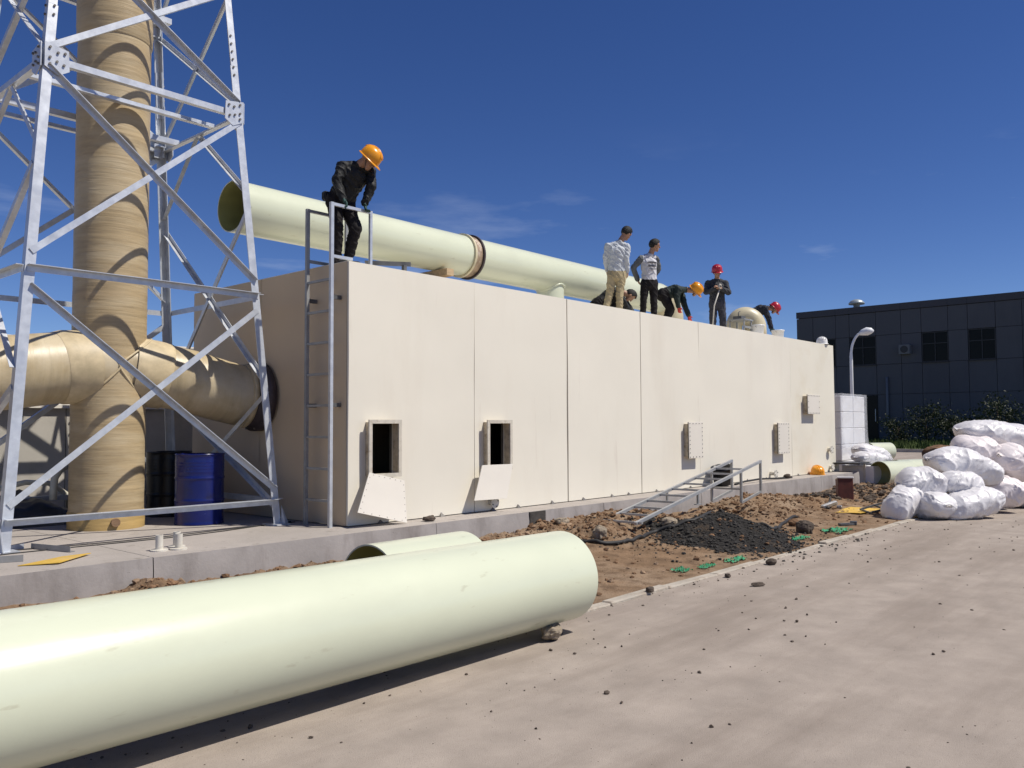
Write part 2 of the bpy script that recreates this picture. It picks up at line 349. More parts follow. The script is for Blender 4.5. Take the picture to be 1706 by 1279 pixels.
def rock(name, c, size, m, label=None, cat='stone', seed=0, rot=0, group=None):
    """one stone: a displaced cube-sphere"""
    n = 7; vs = []; fs = []; idx = {}
    def vid(p):
        k = tuple(round(q, 5) for q in p)
        if k not in idx: idx[k] = len(vs); vs.append(V(p))
        return idx[k]
    for ax in range(3):
        for sg in (-1, 1):
            for i in range(n):
                for j in range(n):
                    q = []
                    for (di, dj) in ((0, 0), (1, 0), (1, 1), (0, 1)):
                        p = [0, 0, 0]; p[ax] = sg; p[(ax+1) % 3] = -1+2*(i+di)/n; p[(ax+2) % 3] = -1+2*(j+dj)/n; q.append(vid(p))
                    fs.append(q if sg > 0 else q[::-1])
    out = []; Mr = Matrix.Rotation(rot, 3, 'Z')
    for v in vs:
        u = v.normalized().lerp(v, .2); k = 1+.28*noise.noise(u*1.3+V((seed*3.1, seed, 0)))+.10*noise.noise(u*4+V((seed, 0, 3)))
        out.append(Mr @ V((u.x*size[0]*k, u.y*size[1]*k, u.z*size[2]*k)))
    lo = min(v.z for v in out)
    m_ = MB(); m_.add([v+V((c[0], c[1], c[2]-lo)) for v in out], fs, False)
    o = m_.build(name, m, loc=tuple(c))
    return tag(o, label, cat, group) if label else o

# ------------------------------------------------------------------ setting: ground, road, kerb, soil, pad
ZT, ZP, BL, BW, PY, KY = 3.647, .406, 15.45, 3.79, -.53, -3.80
m = MB(); m.box((0, 0, -.27), (1600, 1600, .5)); tag(m.build('ground', 'ground'), kind='structure')
# road: slightly uneven sheet from the kerb to beyond the camera and along to the right
nx, ny = 240, 120; xs = np.linspace(-30, 61, nx); ys = np.linspace(-40, KY-.02, ny)
X, Y = np.meshgrid(xs, ys); Z = np.array([[.006*fbm(x*.7, y*.7, 3.) for x in xs] for y in ys])*np.clip((KY+.3-Y)/1., 0, 1)
def grid_faces(nx, ny): 
    i, j = np.meshgrid(np.arange(nx-1), np.arange(ny-1)); a = (j*nx+i).ravel(); return np.stack([a, a+1, a+1+nx, a+nx], 1)
np_mesh('road', np.stack([X, Y, Z], 2).reshape(-1, 3), grid_faces(nx, ny), 'road', kind='structure')
m = MB(); m.add([(17.5, KY-.03, -.004), (61, KY-.03, -.004), (61, 40, -.004), (17.5, 40, -.004)], [(0, 1, 2, 3)]); tag(m.build('yard', 'road'), kind='structure')

SOILX = [-14, -3.9, -3.2, -2.9, -2.68, -2.4, -2.0, -1.4, 0, 1.7, 2.35, 3.0, 3.8, 4.6, 5.4, 6.3, 7.0, 7.8, 8.5, 9.3, 10.2, 11, 12.8, 14.3, 16, 18.5]
SOILZ = [.07, .09, .07, .09, .16, .085, .07, .08, .06, .07, .11, .155, .19, .20, .12, .03, .03, .06, .13, .16, .08, .03, .0, .06, .05, 0]
MND = [(3.9, -1.25, .85, .38, .13), (3.1, -1.55, .5, .4, .08), (4.9, -1.0, .5, .3, .09), (8.3, -1.15, .9, .38, .20), (7.3, -1.9, .7, .45, .15), (9.4, -1.5, .6, .35, .08), (1.6, -1.7, .7, .4, .05), (12.2, -1.4, 1.3, .5, .05), (14.6, -1.9, 1.3, .45, .18), (-2.6, -.72, .3, .15, .05)]
def soil(x, y):
    t = max(0., min(1., (y-KY-.1)/(PY-KY-.1))); e = float(np.interp(x, SOILX, SOILZ))
    h = .012+.03*t+e*t**2.2
    for (a, b, sx, sy, k) in MND: h += k*math.exp(-((x-a)/sx)**2-((y-b)/sy)**2)
    fine = .045*fbm(x*2.2, y*2.2, 1.)+.050*abs(fbm(x*6, y*6, 5.))+.022*fbm(x*17, y*17, 2.)
    rough = .25+.75*min(1, max(0, (h-.02)/.12))
    edge = min(1., max(0., (y-KY-.06)/.5))
    return max(.006, h*edge+.006+fine*rough*edge)
xs = np.concatenate([np.arange(-14, -3, .10), np.arange(-3, 12, .032), np.arange(12, 18.5, .06)]); ys = np.concatenate([np.arange(KY+.06, PY+.02, .034), [PY+.02]])
nx, ny = len(xs), len(ys); SG = np.array([[soil(x, y) for x in xs] for y in ys]); X, Y = np.meshgrid(xs, ys)
np_mesh('dirt_strip', np.stack([X, Y, SG], 2).reshape(-1, 3), grid_faces(nx, ny), 'dirt', kind='structure')
def sz(x, y):
    i = int(np.clip(np.searchsorted(xs, x), 1, nx-1)); j = int(np.clip(np.searchsorted(ys, y), 1, ny-1)); return float(SG[j, i])
# loose clods in the soil, far too many to count
def scatter_soil(n, smin, smax, pw, sel):
    P = []; Sz = []
    while len(P) < n:
        x = random.uniform(-4, 15); y = random.uniform(KY+.12, PY-.02); z = sz(x, y)
        if random.random() > sel(x, y, z): continue
        s_ = smin+(smax-smin)*random.random()**pw; P.append((x, y, z+s_*.15)); Sz.append(s_)
    return P, Sz
dens = lambda x, y, z: .08+min(1, max(0, (z-.05)/.16))
P, Z_ = scatter_soil(6500, .005, .045, 5, dens); pebbles('soil_clods', P, Z_, 'clod')['label'] = 'loose brown soil clods strewn over the dug earth strip'
P, Z_ = scatter_soil(2200, .005, .045, 5.5, dens); pebbles('soil_lumps', P, Z_, 'clod_pale')['label'] = 'pale dry soil lumps strewn over the dug earth strip'
# black gravel heap
GC = (4.55, -2.55)
def gh(x, y):
    u = (x-GC[0])*.80+(y-GC[1])*.45; v_ = -(x-GC[0])*.45+(y-GC[1])*.80
    d = math.hypot(u/1.30, v_/.98); d += .20*noise.noise(V((x*1.6, y*1.6, 4)))+.10*noise.noise(V((x*5, y*5, 2)))
    return .38*max(0, 1-d)**1.15 if d < 1 else -.05
gx = np.arange(2.6, 6.6, .03); gy = np.arange(-4.0, -.9, .03)
Gz = np.array([[(max(sz(x, y), .0)-.02+gh(x, y)+(.012*fbm(x*14, y*14, 8.))) if gh(x, y) > -.04 else -.05 for x in gx] for y in gy])
X, Y = np.meshgrid(gx, gy); F = grid_faces(len(gx), len(gy)); zf = Gz.ravel()[F].min(1); F = F[zf > -.04]
np_mesh('gravel_heap', np.stack([X, Y, Gz], 2).reshape(-1, 3), F, 'gravel', kind='stuff')['label'] = 'heap of black gravel spilled beside the ladder frame'
P = []; Z_ = []
while len(P) < 4600:
    x = random.uniform(2.3, 6.9); y = random.uniform(-4.15, -.9); h = gh(x, y)
    if h < -.04 and random.random() > .30*math.exp(-3*max(0, math.hypot((x-GC[0])/1.5, (y-GC[1])/1.15)-.8)): continue
    s_ = .006+.020*random.random()**3; P.append((x, y, (max(sz(x, y), 0) if y > KY else 0)+max(0, h-.02)+s_*.3)); Z_.append(s_)
pebbles('gravel_stones', P, Z_, 'pebble')['label'] = 'small black stones of the gravel heap'
P = []; Z_ = []
while len(P) < 200:
    x = random.uniform(3.2, 6.0); y = random.uniform(-3.6, -1.4); h = gh(x, y)
    if h < .0: continue
    s_ = .006+.03*random.random()**4; P.append((x, y, sz(x, y)+max(0, h-.02)+s_*.3)); Z_.append(s_)
pebbles('heap_crumbs', P, Z_, 'clod')['label'] = 'brown soil crumbs fallen on the black gravel heap'
P = []; Z_ = []
for i in range(420):
    x = random.uniform(11.2, 15.2); y = random.uniform(-2.6, -.7); s_ = .02+.05*random.random()**2; P.append((x, y, sz(x, y)+s_*.3)); Z_.append(s_)
pebbles('rubble', P, Z_, 'stone_dark')['label'] = 'dark broken rubble lying around the red box'
# specks and crumbs on the road
P = []; Z_ = []
for i in range(3200):
    x = random.uniform(-6, 16); y = KY-.05-11*random.random()**2.2; s_ = .002+.014*random.random()**7; P.append((x, y, s_*.3)); Z_.append(s_)
pebbles('road_crumbs', P, Z_, 'stone_dark')['label'] = 'small dark crumbs scattered over the dusty road'

# kerb stones
kerb = thing('kerb', (0, KY, 0), 'row of pale concrete kerb stones edging the dirt strip', 'kerb'); kerb['kind'] = 'structure'; del kerb['category']
x = -12.
while x < 8.5:
    if True:
        dz = random.uniform(-.012, .008)-(.022 if 2.5 < x < 4.1 else 0); m = MB(); Mz = Matrix.Rotation(random.uniform(-.012, .012), 3, 'Z') @ Matrix.Rotation(random.uniform(-.01, .01), 3, 'Y')
        m.box((0, 0, 0), (.985, .115, .16), Mz, .012); kl = (x+.5, KY+.005+random.uniform(-.012, .012), -.052+dz); o = m.build('kerb_stone', 'kerb'); o.location = kl; o.parent = kerb; o.matrix_parent_inverse = Matrix.Translation(-V(kerb.location))
    x += 1.0

# concrete pad: cast bays with open joints
pad = thing('concrete_pad', (0, 0, 0), 'raised grey concrete foundation pad under the tank', 'pad'); pad['kind'] = 'structure'; del pad['category']
PX = [-16, -9.2, -5.9, -2.62, .98, 4.55, 7.6, 10.4, 13.2, 15.65]
for i in range(len(PX)-1):
    a, b = PX[i], PX[i+1]; g = .004
    m = MB(); dy = random.uniform(-.004, .004)
    n1, n2 = max(2, int((b-a)/.25)), 4
    # front face with slight unevenness, top, ends
    vs = []; 
    for k in range(n1+1):
        for j in range(n2+1):
            xx = a+g+(b-a-2*g)*k/n1; zz = -.1+(ZP+.1)*j/n2; vs.append((xx, PY+dy+.006*fbm(xx*1.3, zz*2, 7.)+(.012 if j == n2 else 0), zz-(.0 if j < n2 else 0)))
    fs = [(k*(n2+1)+j, (k+1)*(n2+1)+j, (k+1)*(n2+1)+j+1, k*(n2+1)+j+1) for k in range(n1) for j in range(n2)]
    m.cur = 1; m.add(vs, fs, True); m.cur = 0
    o = len(m.v); tv = []
    for k in range(n1+1):
        xx = a+g+(b-a-2*g)*k/n1; tv += [vs[k*(n2+1)+n2], (xx, 15., ZP)]
    m.add(tv, [(2*k, 2*k+2, 2*k+3, 2*k+1) for k in range(n1)], False); m.cur = 1
    for xx, fl in ((a+g, 0), (b-g, 1)):
        q = [(xx, PY+dy+.01, -.1), (xx, 15, -.1), (xx, 15, ZP), (xx, PY+dy+.012, ZP)]; m.add(q, [(0, 1, 2, 3) if fl else (3, 2, 1, 0)], False)
    m.build('pad_bay', ['pad_top', 'pad_side'], pad)
m = MB(); m.box((2.93, PY+.0, .29), (.34, .03, .225)); m.build('pad_patch', 'concrete_dark', pad)

# ------------------------------------------------------------------ treatment tank
tank = thing('treatment_tank', (BL/2, BW/2, ZP), 'long beige panelled treatment tank standing on the concrete pad', 'tank')
SEAM = [0, 2.19, 4.31, 6.43, 8.50, 12.79, BL]
GAP = [.004, .003, .013, .011, .002, .002, .004]      # half gaps at the seams
HOLES = [(.275, .715, 1.025, 1.66), (2.38, 2.822, 1.025, 1.66)]
def wavy(x, z, k): return .010*noise.noise(V((x*.7, z*.6, k*3.7)))+.004*noise.noise(V((x*1.9, z*1.6, k*1.7)))
def panel_grid(x0, x1, z0, z1, y, k, holes, step=.12, th=.02):
    gxs = sorted(set([x0, x1]+[v for h in holes for v in h[:2]])); gzs = sorted(set([z0, z1]+[v for h in holes for v in h[2:]]))
    def fill(g):
        o = [g[0]]
        for a, b in zip(g, g[1:]):
            n = max(1, round((b-a)/step)); o += [a+(b-a)*(i+1)/n for i in range(n)]
        return o
    gxs, gzs = fill(gxs), fill(gzs); m = MB(); ids = {}; vs = []; fs = []; ff = []
    for i, x in enumerate(gxs):
        for j, z in enumerate(gzs):
            ids[i, j] = len(vs); vs.append((x, y-.012-wavy(x, z, k), z))
    B = len(vs); vs += [(v[0], y+th, v[2]) for v in vs]
    inh = lambda i, j: any(h[0]-1e-4 < (gxs[i]+gxs[i+1])/2 < h[1]+1e-4 and h[2] < (gzs[j]+gzs[j+1])/2 < h[3] for h in holes)
    nI, nJ = len(gxs)-1, len(gzs)-1
    for i in range(nI):
        for j in range(nJ):
            if inh(i, j): continue
            q = [ids[i, j], ids[i+1, j], ids[i+1, j+1], ids[i, j+1]]; ff.append(q)
            for (di, dj, e) in ((0, -1, (0, 1)), (1, 0, (1, 2)), (0, 1, (2, 3)), (-1, 0, (3, 0))):
                a, b = i+di, j+dj
                if not (0 <= a < nI and 0 <= b < nJ) or inh(a, b): fs.append([q[e[1]], q[e[0]], q[e[0]]+B, q[e[1]]+B])
    m.add(vs[:B], ff, True); m.add(vs, fs, False)
    return m
for k in range(6):
    x0, x1 = SEAM[k]+GAP[k], SEAM[k+1]-GAP[k+1]
    hl = [h for h in HOLES if x0 < h[0] < x1]
    panel_grid(x0, x1, ZP+.012, ZT-.006, 0, k, hl).build('front_panel', 'panel_yellow' if k == 5 else 'panel', tank)
# the wall behind the panels, with the same openings, floor and far walls: a hollow shell
m = panel_grid(.03, BL-.03, ZP, ZT-.03, .035, 20, HOLES, .6, .03); m.build('front_wall', 'seam', tank)
m = MB(); m.box((BL-.02, BW/2+.01, (ZP+ZT-.03)/2), (.04, BW-.06, ZT-ZP-.03)); m.box((BL/2, BW-.02, (ZP+ZT-.03)/2), (BL-.1, .04, ZT-ZP-.03)); m.build('rear_wall', 'panel_shaded', tank)
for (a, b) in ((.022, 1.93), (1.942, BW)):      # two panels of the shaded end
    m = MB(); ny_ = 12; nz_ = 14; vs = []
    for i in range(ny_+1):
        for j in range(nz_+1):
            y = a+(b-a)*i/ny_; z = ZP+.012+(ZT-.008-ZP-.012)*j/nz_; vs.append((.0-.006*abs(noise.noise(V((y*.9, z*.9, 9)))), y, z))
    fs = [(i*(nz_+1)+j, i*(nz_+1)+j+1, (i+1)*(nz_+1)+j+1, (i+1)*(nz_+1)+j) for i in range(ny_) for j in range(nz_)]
    m.add(vs, fs, True); m.box((.018, (a+b)/2, (ZP+ZT)/2), (.02, b-a, ZT-ZP-.03)); m.build('end_panel', 'panel_shaded', tank)
m = MB(); m.box((.045, BW/2, (ZP+ZT)/2), (.03, BW-.1, ZT-ZP-.04)); m.build('end_wall', 'seam', tank)
m = MB(); m.box((BL/2, BW/2, ZT-.022), (BL-.03, BW-.03, .026)); m.build('roof_membrane', 'seam', tank)
for a, b in zip(SEAM, SEAM[1:]):
    m = MB(); m.box(((a+b)/2, BW/2+.004, ZT-.004), (b-a-.006, BW-.02, .008)); m.build('roof_panel', 'panel', tank)
# seam covers for the two open dark seams stay dark because they are gaps; base clips
for i, x in enumerate((.5, 1.55, 2.55, 3.1, 3.9, 4.7, 5.5, 6.0, 6.9, 7.5, 8.1, 9.6, 10.5, 11.4, 12.3, 13.1)):
    m = MB(); w = .045; m.add([(x-w, -.005, ZP), (x+w, -.005, ZP), (x, -.006, ZP+.06), (x-w, -.05, ZP), (x+w, -.05, ZP)], [(0, 3, 2), (3, 4, 2), (4, 1, 2), (0, 1, 4, 3)]); m.build('base_clip', 'bolt', tank)
def frame_box(x0, x1, z0, z1, d, t, bar, mm, parent, name):
    m = MB()
    for (cx, cz, sx, sz_) in (((x0+x1)/2, z1-bar/2, x1-x0, bar), ((x0+x1)/2, z0+bar/2, x1-x0, bar), (x0+bar/2, (z0+z1)/2, bar, z1-z0-2*bar), (x1-bar/2, (z0+z1)/2, bar, z1-z0-2*bar)):
        m.box((cx, -d/2-.002, cz), (sx, d-.002, sz_))
    return m.build(name, mm, parent)
# open hatches with flanged frames
for (x0, x1, z0, z1) in ((.235, .755, .985, 1.70), (2.34, 2.862, .985, 1.70)):
    h = frame_box(x0+.03, x1-.03, z0+.03, z1-.03, .105, .02, .012, 'hatch_edge', tank, 'hatch_neck')
    m = MB(); bar = .048
    for (cx, cz, sx, sz_) in (((x0+x1)/2, z1-bar/2, x1-x0, bar), ((x0+x1)/2, z0+bar/2, x1-x0, bar), (x0+bar/2, (z0+z1)/2, bar, z1-z0-2*bar), (x1-bar/2, (z0+z1)/2, bar, z1-z0-2*bar)):
        m.box((cx, -.118, cz), (sx, .022, sz_))
    m.build('hatch_flange', 'flange_pale', h)
def dots(m, pts, y0, y1, r): 
    for x, z in pts: m.tube([(x, y0, z), (x, y1, z)], r, 6, True, False)
def rim(x0, x1, z0, z1, i=.03, nx=5, nz=6):
    p = []
    for k in range(nx): 
        x = x0+i+(x1-x0-2*i)*k/(nx-1); p += [(x, z0+i), (x, z1-i)]
    for k in range(1, nz-1):
        z = z0+i+(z1-z0-2*i)*k/(nz-1); p += [(x0+i, z), (x1-i, z)]
    return p
for (x0, x1, z0, z1, nx_, nz_, d) in ((7.85, 8.37, .98, 1.67, 5, 9, .125), (11.78, 12.34, .955, 1.655, 5, 9, .12), (13.42, 14.12, 1.86, 2.33, 8, 4, .13)):
    m = MB(); m.box(((x0+x1)/2, -d/2, (z0+z1)/2), (x1-x0-.07, d-.006, z1-z0-.07)); h = m.build('hatch_neck', 'hatch_edge', tank)
    m = MB(); m.box(((x0+x1)/2, -d-.003, (z0+z1)/2), (x1-x0-.005, .014, z1-z0-.005)); m.build('gasket', 'gasket', h)
    m = MB(); m.box(((x0+x1)/2, -d-.019, (z0+z1)/2), (x1-x0, .016, z1-z0), None, .003); c = m.build('hatch_cover', 'cover', tank)
    m = MB(); dots(m, rim(x0, x1, z0, z1, .028, nx_, nz_), -d-.026, -d-.036, .009); m.build('bolts', 'bolt', c)['kind'] = 'stuff'
# nozzles with round flanges
def nozzle(x, z, r, ln, mm='pvc'):
    m = MB(); m.tube([(x, .0, z), (x, -ln, z)], r*.5, 16); m.tube([(x, -ln-.002, z), (x, -ln-.02, z)], r, 20); o = m.build('nozzle', mm, tank)
    m = MB(); dots(m, [(x+.75*r*math.cos(a), z+.75*r*math.sin(a)) for a in (.4, 1.97, 3.54, 5.1)], -ln-.02, -ln-.032, .010); m.build('bolts', 'bolt', o)['kind'] = 'stuff'
nozzle(2.50, .53, .078, .10); nozzle(11.6, .53, .085, .14); nozzle(14.95, .98, .10, .10); nozzle(15.0, .53, .09, .10); nozzle(14.15, .45, .035, .08)

# loose hatch covers hung below the open hatches
def loose_cover(pts, y_top, y_bot, label, bolts=True):
    """pts: corners on the wall (x, z), top-left first, clockwise; leans from y_top to y_bot"""
    zs_ = [p[1] for p in pts]; zt, zb = max(zs_), min(zs_)
    P = [V((x, y_top+(y_bot-y_top)*(zt-z)/(zt-zb), z)) for x, z in pts]
    n = (P[1]-P[0]).cross(P[3]-P[0]).normalized(); n = n if n.y < 0 else -n
    m = MB(); t = .012; vs = P+[p-n*t for p in P]
    m.add(vs, [(0, 3, 2, 1), (4, 5, 6, 7), (0, 1, 5, 4), (1, 2, 6, 5), (2, 3, 7, 6), (3, 0, 4, 7)], False)
    c0 = (P[0]+P[2])/2; o = m.build('hatch_cover', 'cover', loc=tuple(c0)); tag(o, label, 'hatch cover')
    if bolts:
        m = MB(); 
        for a, b in ((0, 1), (1, 2), (2, 3), (3, 0)):
            for k in range(6):
                q = P[a].lerp(P[b], (k+.5)/6).lerp(c0, .07); m.tube([q-n*.001, q+n*.003], .0065, 6, True, False)
        m.build('bolt_holes', 'bolt_pale', o)['kind'] = 'stuff'
    return o
loose_cover([(.232, 1.056), (.769, .934), (.702, .418), (-.03, .60)], -.135, -.29, 'pale bolt-holed hatch cover hanging crooked under the open hatch beside the ladder')
loose_cover([(2.22, 1.07), (2.858, 1.065), (2.64, .585), (1.98, .60)], -.135, -.215, 'plain pale hatch cover propped askew below the second open hatch', False)

# ------------------------------------------------------------------ chimney stack with its two duct arms
CX, CY, CR = -1.875, 2.295, .42
stack = thing('chimney_stack', (CX, CY, ZP), 'tan fibreglass chimney stack rising inside the steel lattice tower', 'chimney')
def rings(prof, n=56, amp=.004, sd_=0):
    m = MB(); vs = []; fs = []
    for (r, z) in prof:
        for j in range(n):
            a = 2*math.pi*j/n; k = r+amp*noise.noise(V((math.cos(a)*.8, math.sin(a)*.8, z*5+sd_))); vs.append((CX+k*math.cos(a), CY+k*math.sin(a), z))
    fs = [(i*n+j, i*n+(j+1) % n, (i+1)*n+(j+1) % n, (i+1)*n+j) for i in range(len(prof)-1) for j in range(n)]
    return m.add(vs, fs, True)
rings([(CR+.012, ZP), (CR+.012, .60), (CR, .62)]).build('foot_ring', 'stack_base', stack)
rings([(CR, .6+k*.06) for k in range(int((6.62-.6)/.06))]).build('shaft', 'stack', stack)
rings([(CR+.002, 6.5), (CR+.018, 6.53)]+[(CR+.018, 6.53+k*.08) for k in range(1, 60)], sd_=9).build('upper_shaft', 'stack', stack)
rings([(CR+.003, 6.40), (CR+.016, 6.42), (CR+.016, 6.53), (CR+.022, 6.56)]).build('joint_band', 'stack', stack)
m = MB(); a = R(-100); c = V((CX+CR*math.cos(a), CY+CR*math.sin(a), .50)); d = V((math.cos(a), math.sin(a), 0)); m.tube([c-d*.02, c+d*.05], .05, 18); m.build('drain_cap', 'wood_dark', stack)
def arm(path, r, name):
    pts = [V(p) for p in path]; full = []
    for a, b in zip(pts, pts[1:]): full += [a.lerp(b, k/6) for k in range(6)]
    full.append(pts[-1]); m = MB(); m.tube(full, r, 48, True); return m.build(name, 'arm', stack)
AR = [(CX, CY, 2.36), (-1.30, 2.18, 2.285), (-.95, 2.10, 2.215), (-.55, 2.01, 2.10), (-.33, 1.955, 2.045), (-.24, 1.94, 2.035)]
a1 = arm(AR, .405, 'duct_arm')
m = MB(); m.tube([V(AR[0]).lerp(V(AR[1]), .4), V(AR[1]).lerp(V(AR[2]), .15), V(AR[1]).lerp(V(AR[2]), .22)], [.43, .425, .408], 48, False); m.build('wrap_band', 'arm_edge', a1)
m = MB(); m.tube([(-.30, 1.945, 2.037), (-.235, 1.94, 2.033)], .43, 48); m.build('end_rim', 'arm_edge', a1)
m = MB(); m.tube([(-.234, 1.94, 2.033), (-.13, 1.93, 2.03), (-.125, 1.93, 2.03), (-.006, 1.92, 2.03)], [.418, .418, .47, .47], 48); c_ = m.build('collar', 'collar_dark', a1)
m = MB()
for k in range(14):
    a = 2*math.pi*k/14; p = V((-.13, 1.93+.445*math.cos(a), 2.03+.445*math.sin(a))); m.tube([p, p+V((-.03, 0, 0))], .014, 6, True, False)
m.build('bolts', 'bolt', c_)['kind'] = 'stuff'
AL = [(CX, CY, 2.36), (-2.34, 2.30, 2.345), (-3.08, 2.29, 2.235), (-4.4, 2.28, 2.03), (-6.2, 2.26, 1.75)]
a2 = arm(AL, .42, 'duct_arm')
m = MB(); m.tube([V(AL[0]).lerp(V(AL[1]), .5), V(AL[1]).lerp(V(AL[2]), .12), V(AL[1]).lerp(V(AL[2]), .2)], [.445, .44, .423], 48, False); m.build('wrap_band', 'arm_edge', a2)
# saddle ridges of laminate where arms and shaft meet
for s_, A in ((1, AR), (-1, AL)):
    d = (V(A[1])-V(A[0])).normalized(); pts = []
    for k in range(49):
        a = 2*math.pi*k/48; rr = .425; y_, z_ = rr*math.cos(a), rr*math.sin(a); up = V((0, 0, 1)); side = d.cross(up).normalized(); up = side.cross(d)
        q = V(A[0])+side*y_+up*z_; tt = math.sqrt(max(0, (CR+.006)**2-(y_)**2)); pts.append(q+d*(tt-.0))
    m = MB(); m.tube(pts, .014, 8, False); m.build('weld_ridge', 'arm_edge', stack)

# ------------------------------------------------------------------ steel lattice tower
TX, TY, TAX, TKX, TAY, TKY = -1.925, 2.225, 1.562, .079, 1.38, .063
tower = thing('lattice_tower', (TX, TY, ZP), 'galvanised steel lattice tower around the tan chimney', 'tower')
def leg(sx, sy, z): return V((TX+sx*(TAX-TKX*(z-ZP)), TY+sy*(TAY-TKY*(z-ZP)), z))
L0, L1, L2, L3, L4 = .696, 3.246, 5.53, 7.2, 9.2
for sx in (-1, 1):
    for sy in (-1, 1):
        m = MB(); m.angle(leg(sx, sy, ZP), leg(sx, sy, 6.15), (-sx, 0, 0), (0, -sy, 0), .098, .011); o = m.build('leg', 'galv', tower)
        m = MB(); m.angle(leg(sx, sy, 6.152), leg(sx, sy, 10.4), (-sx, 0, 0), (0, -sy, 0), .088, .011); m.build('upper_leg', 'galv', tower)
        m = MB(); m.angle(leg(sx, sy, 5.98)+V((-sx*.013-0, -sy*.013, 0)), leg(sx, sy, 6.62)+V((-sx*.013, -sy*.013, 0)), (-sx, 0, 0), (0, -sy, 0), .072, .010); m.build('splice', 'galv', tower)
        m = MB(); p = leg(sx, sy, 6.3)
        for k in range(6):
            q = leg(sx, sy, 6.03+k*.10); m.tube([q+V((-sx*.06, 0, 0)), q+V((-sx*.06, sy*.016, 0))], .013, 6, True, False); m.tube([q+V((0, -sy*.06, 0)), q+V((sx*.016, -sy*.06, 0))], .013, 6, True, False)
        m.build('bolts', 'bolt', tower)['kind'] = 'stuff'
        m = MB(); q = leg(sx, sy, ZP); m.box(q+V((-sx*.04, -sy*.04, .009)), (.24, .24, .018)); 
        for k, dd_ in enumerate(((-sx*.0, sy*.1), (sx*.1, 0))):
            m.add([q+V((0, 0, .018)), q+V((dd_[0], dd_[1], .018)), q+V((0, 0, .24)), q+V((.01, .01, .018)), q+V((dd_[0]+.01, dd_[1]+.01, .018)), q+V((.01, .01, .24))], [(0, 1, 2), (3, 5, 4), (0, 2, 5, 3), (1, 4, 5, 2), (0, 3, 4, 1)])
        m.build('base_plate', 'galv', tower)
FACES = [((-1, -1), (1, -1), V((0, -1, 0))), ((1, -1), (1, 1), V((1, 0, 0))), ((1, 1), (-1, 1), V((0, 1, 0))), ((-1, 1), (-1, -1), V((-1, 0, 0)))]
def member(A, B, out, w, off, flip, name, trim=.06):
    A, B = V(A), V(B); d = (B-A).normalized(); A, B = A+d*trim, B-d*trim
    ip = d.cross(out).normalized(); ip = ip if ip.z >= 0 else -ip
    m = MB(); o_ = out*off; sg = 1 if flip else -1; m.angle(A+o_+ip*sg*w/2, B+o_+ip*sg*w/2, -ip*sg, out*sg, w, .007); return m.build(name, 'galv', tower)
for fi, (ca, cb, out) in enumerate(FACES):
    la = lambda z: leg(*ca, z); lb = lambda z: leg(*cb, z)
    for z in (L0, L1, L2, L3+.0, L4):
        if z == L3 and fi % 2: continue
        member(la(z), lb(z), out, .07, .004, z in (L0, L1), 'horizontal', .02)
    if fi % 2 == 0:
        for (z0, z1) in ((L0+.12, L1-.14), (L1+.14, L2-.06), (L2+.1, L3-.08), (L3+.1, L4-.1)):
            member(la(z0), lb(z1), out, .068, .012, False, 'brace'); member(la(z1), lb(z0), out, .064, -.012, True, 'brace')
    else:
        mid = lambda z: (la(z)+lb(z))/2
        for (z0, z1) in ((L0-.1, 2.06), (2.16, 4.42), (L2+.1, L3-.08), (L3+.1, L4-.1)):
            member(la(z0), lb(z1), out, .06, .012, False, 'brace'); member(la(z1), lb(z0), out, .06, -.012, True, 'brace')
        member(mid(L2), la(4.55), out, .055, -.012, False, 'knee_brace'); member(mid(L2), lb(4.55), out, .055, -.012, False, 'knee_brace')
    # gusset plates at the gusset level
    for (c, sgn) in ((ca, 1), (cb, -1)):
        p = leg(*c, L2); hd = (lb(L2)-la(L2)).normalized()*sgn; zv = V((0, 0, 1)); o0 = out*.020
        P = [p+zv*.16, p+hd*.24+zv*.12, p+hd*.25-zv*.10, p+hd*.14-zv*.17, p-zv*.10-hd*.0]
        m = MB(); vs = [q+o0 for q in P]+[q+o0+out*.010 for q in P]; nP = len(P)
        m.add(vs, [tuple(range(nP)), tuple(range(2*nP-1, nP-1, -1))]+[(i, (i+1) % nP, nP+(i+1) % nP, nP+i) for i in range(nP)]); g = m.build('gusset_plate', 'galv', tower)
        m = MB()
        for (u, w_) in ((.05, .11), (.05, -.0), (.05, -.07), (.13, .07), (.20, .08), (.12, -.03), (.19, -.05)):
            q = p+hd*u+zv*w_+out*.03; m.tube([q, q+out*.018], .014, 6, True, False)
        m.build('bolts', 'bolt', g)['kind'] = 'stuff'
# inner frame that steadies the chimney
for z in (L2, L3, L4):
    wx = TAX-TKX*(z-ZP); wy = TAY-TKY*(z-ZP)
    for s_ in (-1, 1):
        y = CY+s_*(CR+.05); m = MB(); m.angle((TX-wx+.02, y, z-.03), (TX+wx-.02, y, z-.03), (0, 0, 1), (0, s_, 0), .075, .008); m.build('inner_beam', 'galv', tower)
# brackets on the rear leg
for z in (L2, L3):
    q = leg(1, 1, z); m = MB(); m.box(q+V((-.09, -.06, -.02)), (.13, .010, .20)); m.box(q+V((-.09, -.10, .03)), (.12, .09, .010)); m.box(q+V((-.05, -.10, -.05)), (.010, .08, .14)); m.build('bracket', 'galv', tower)

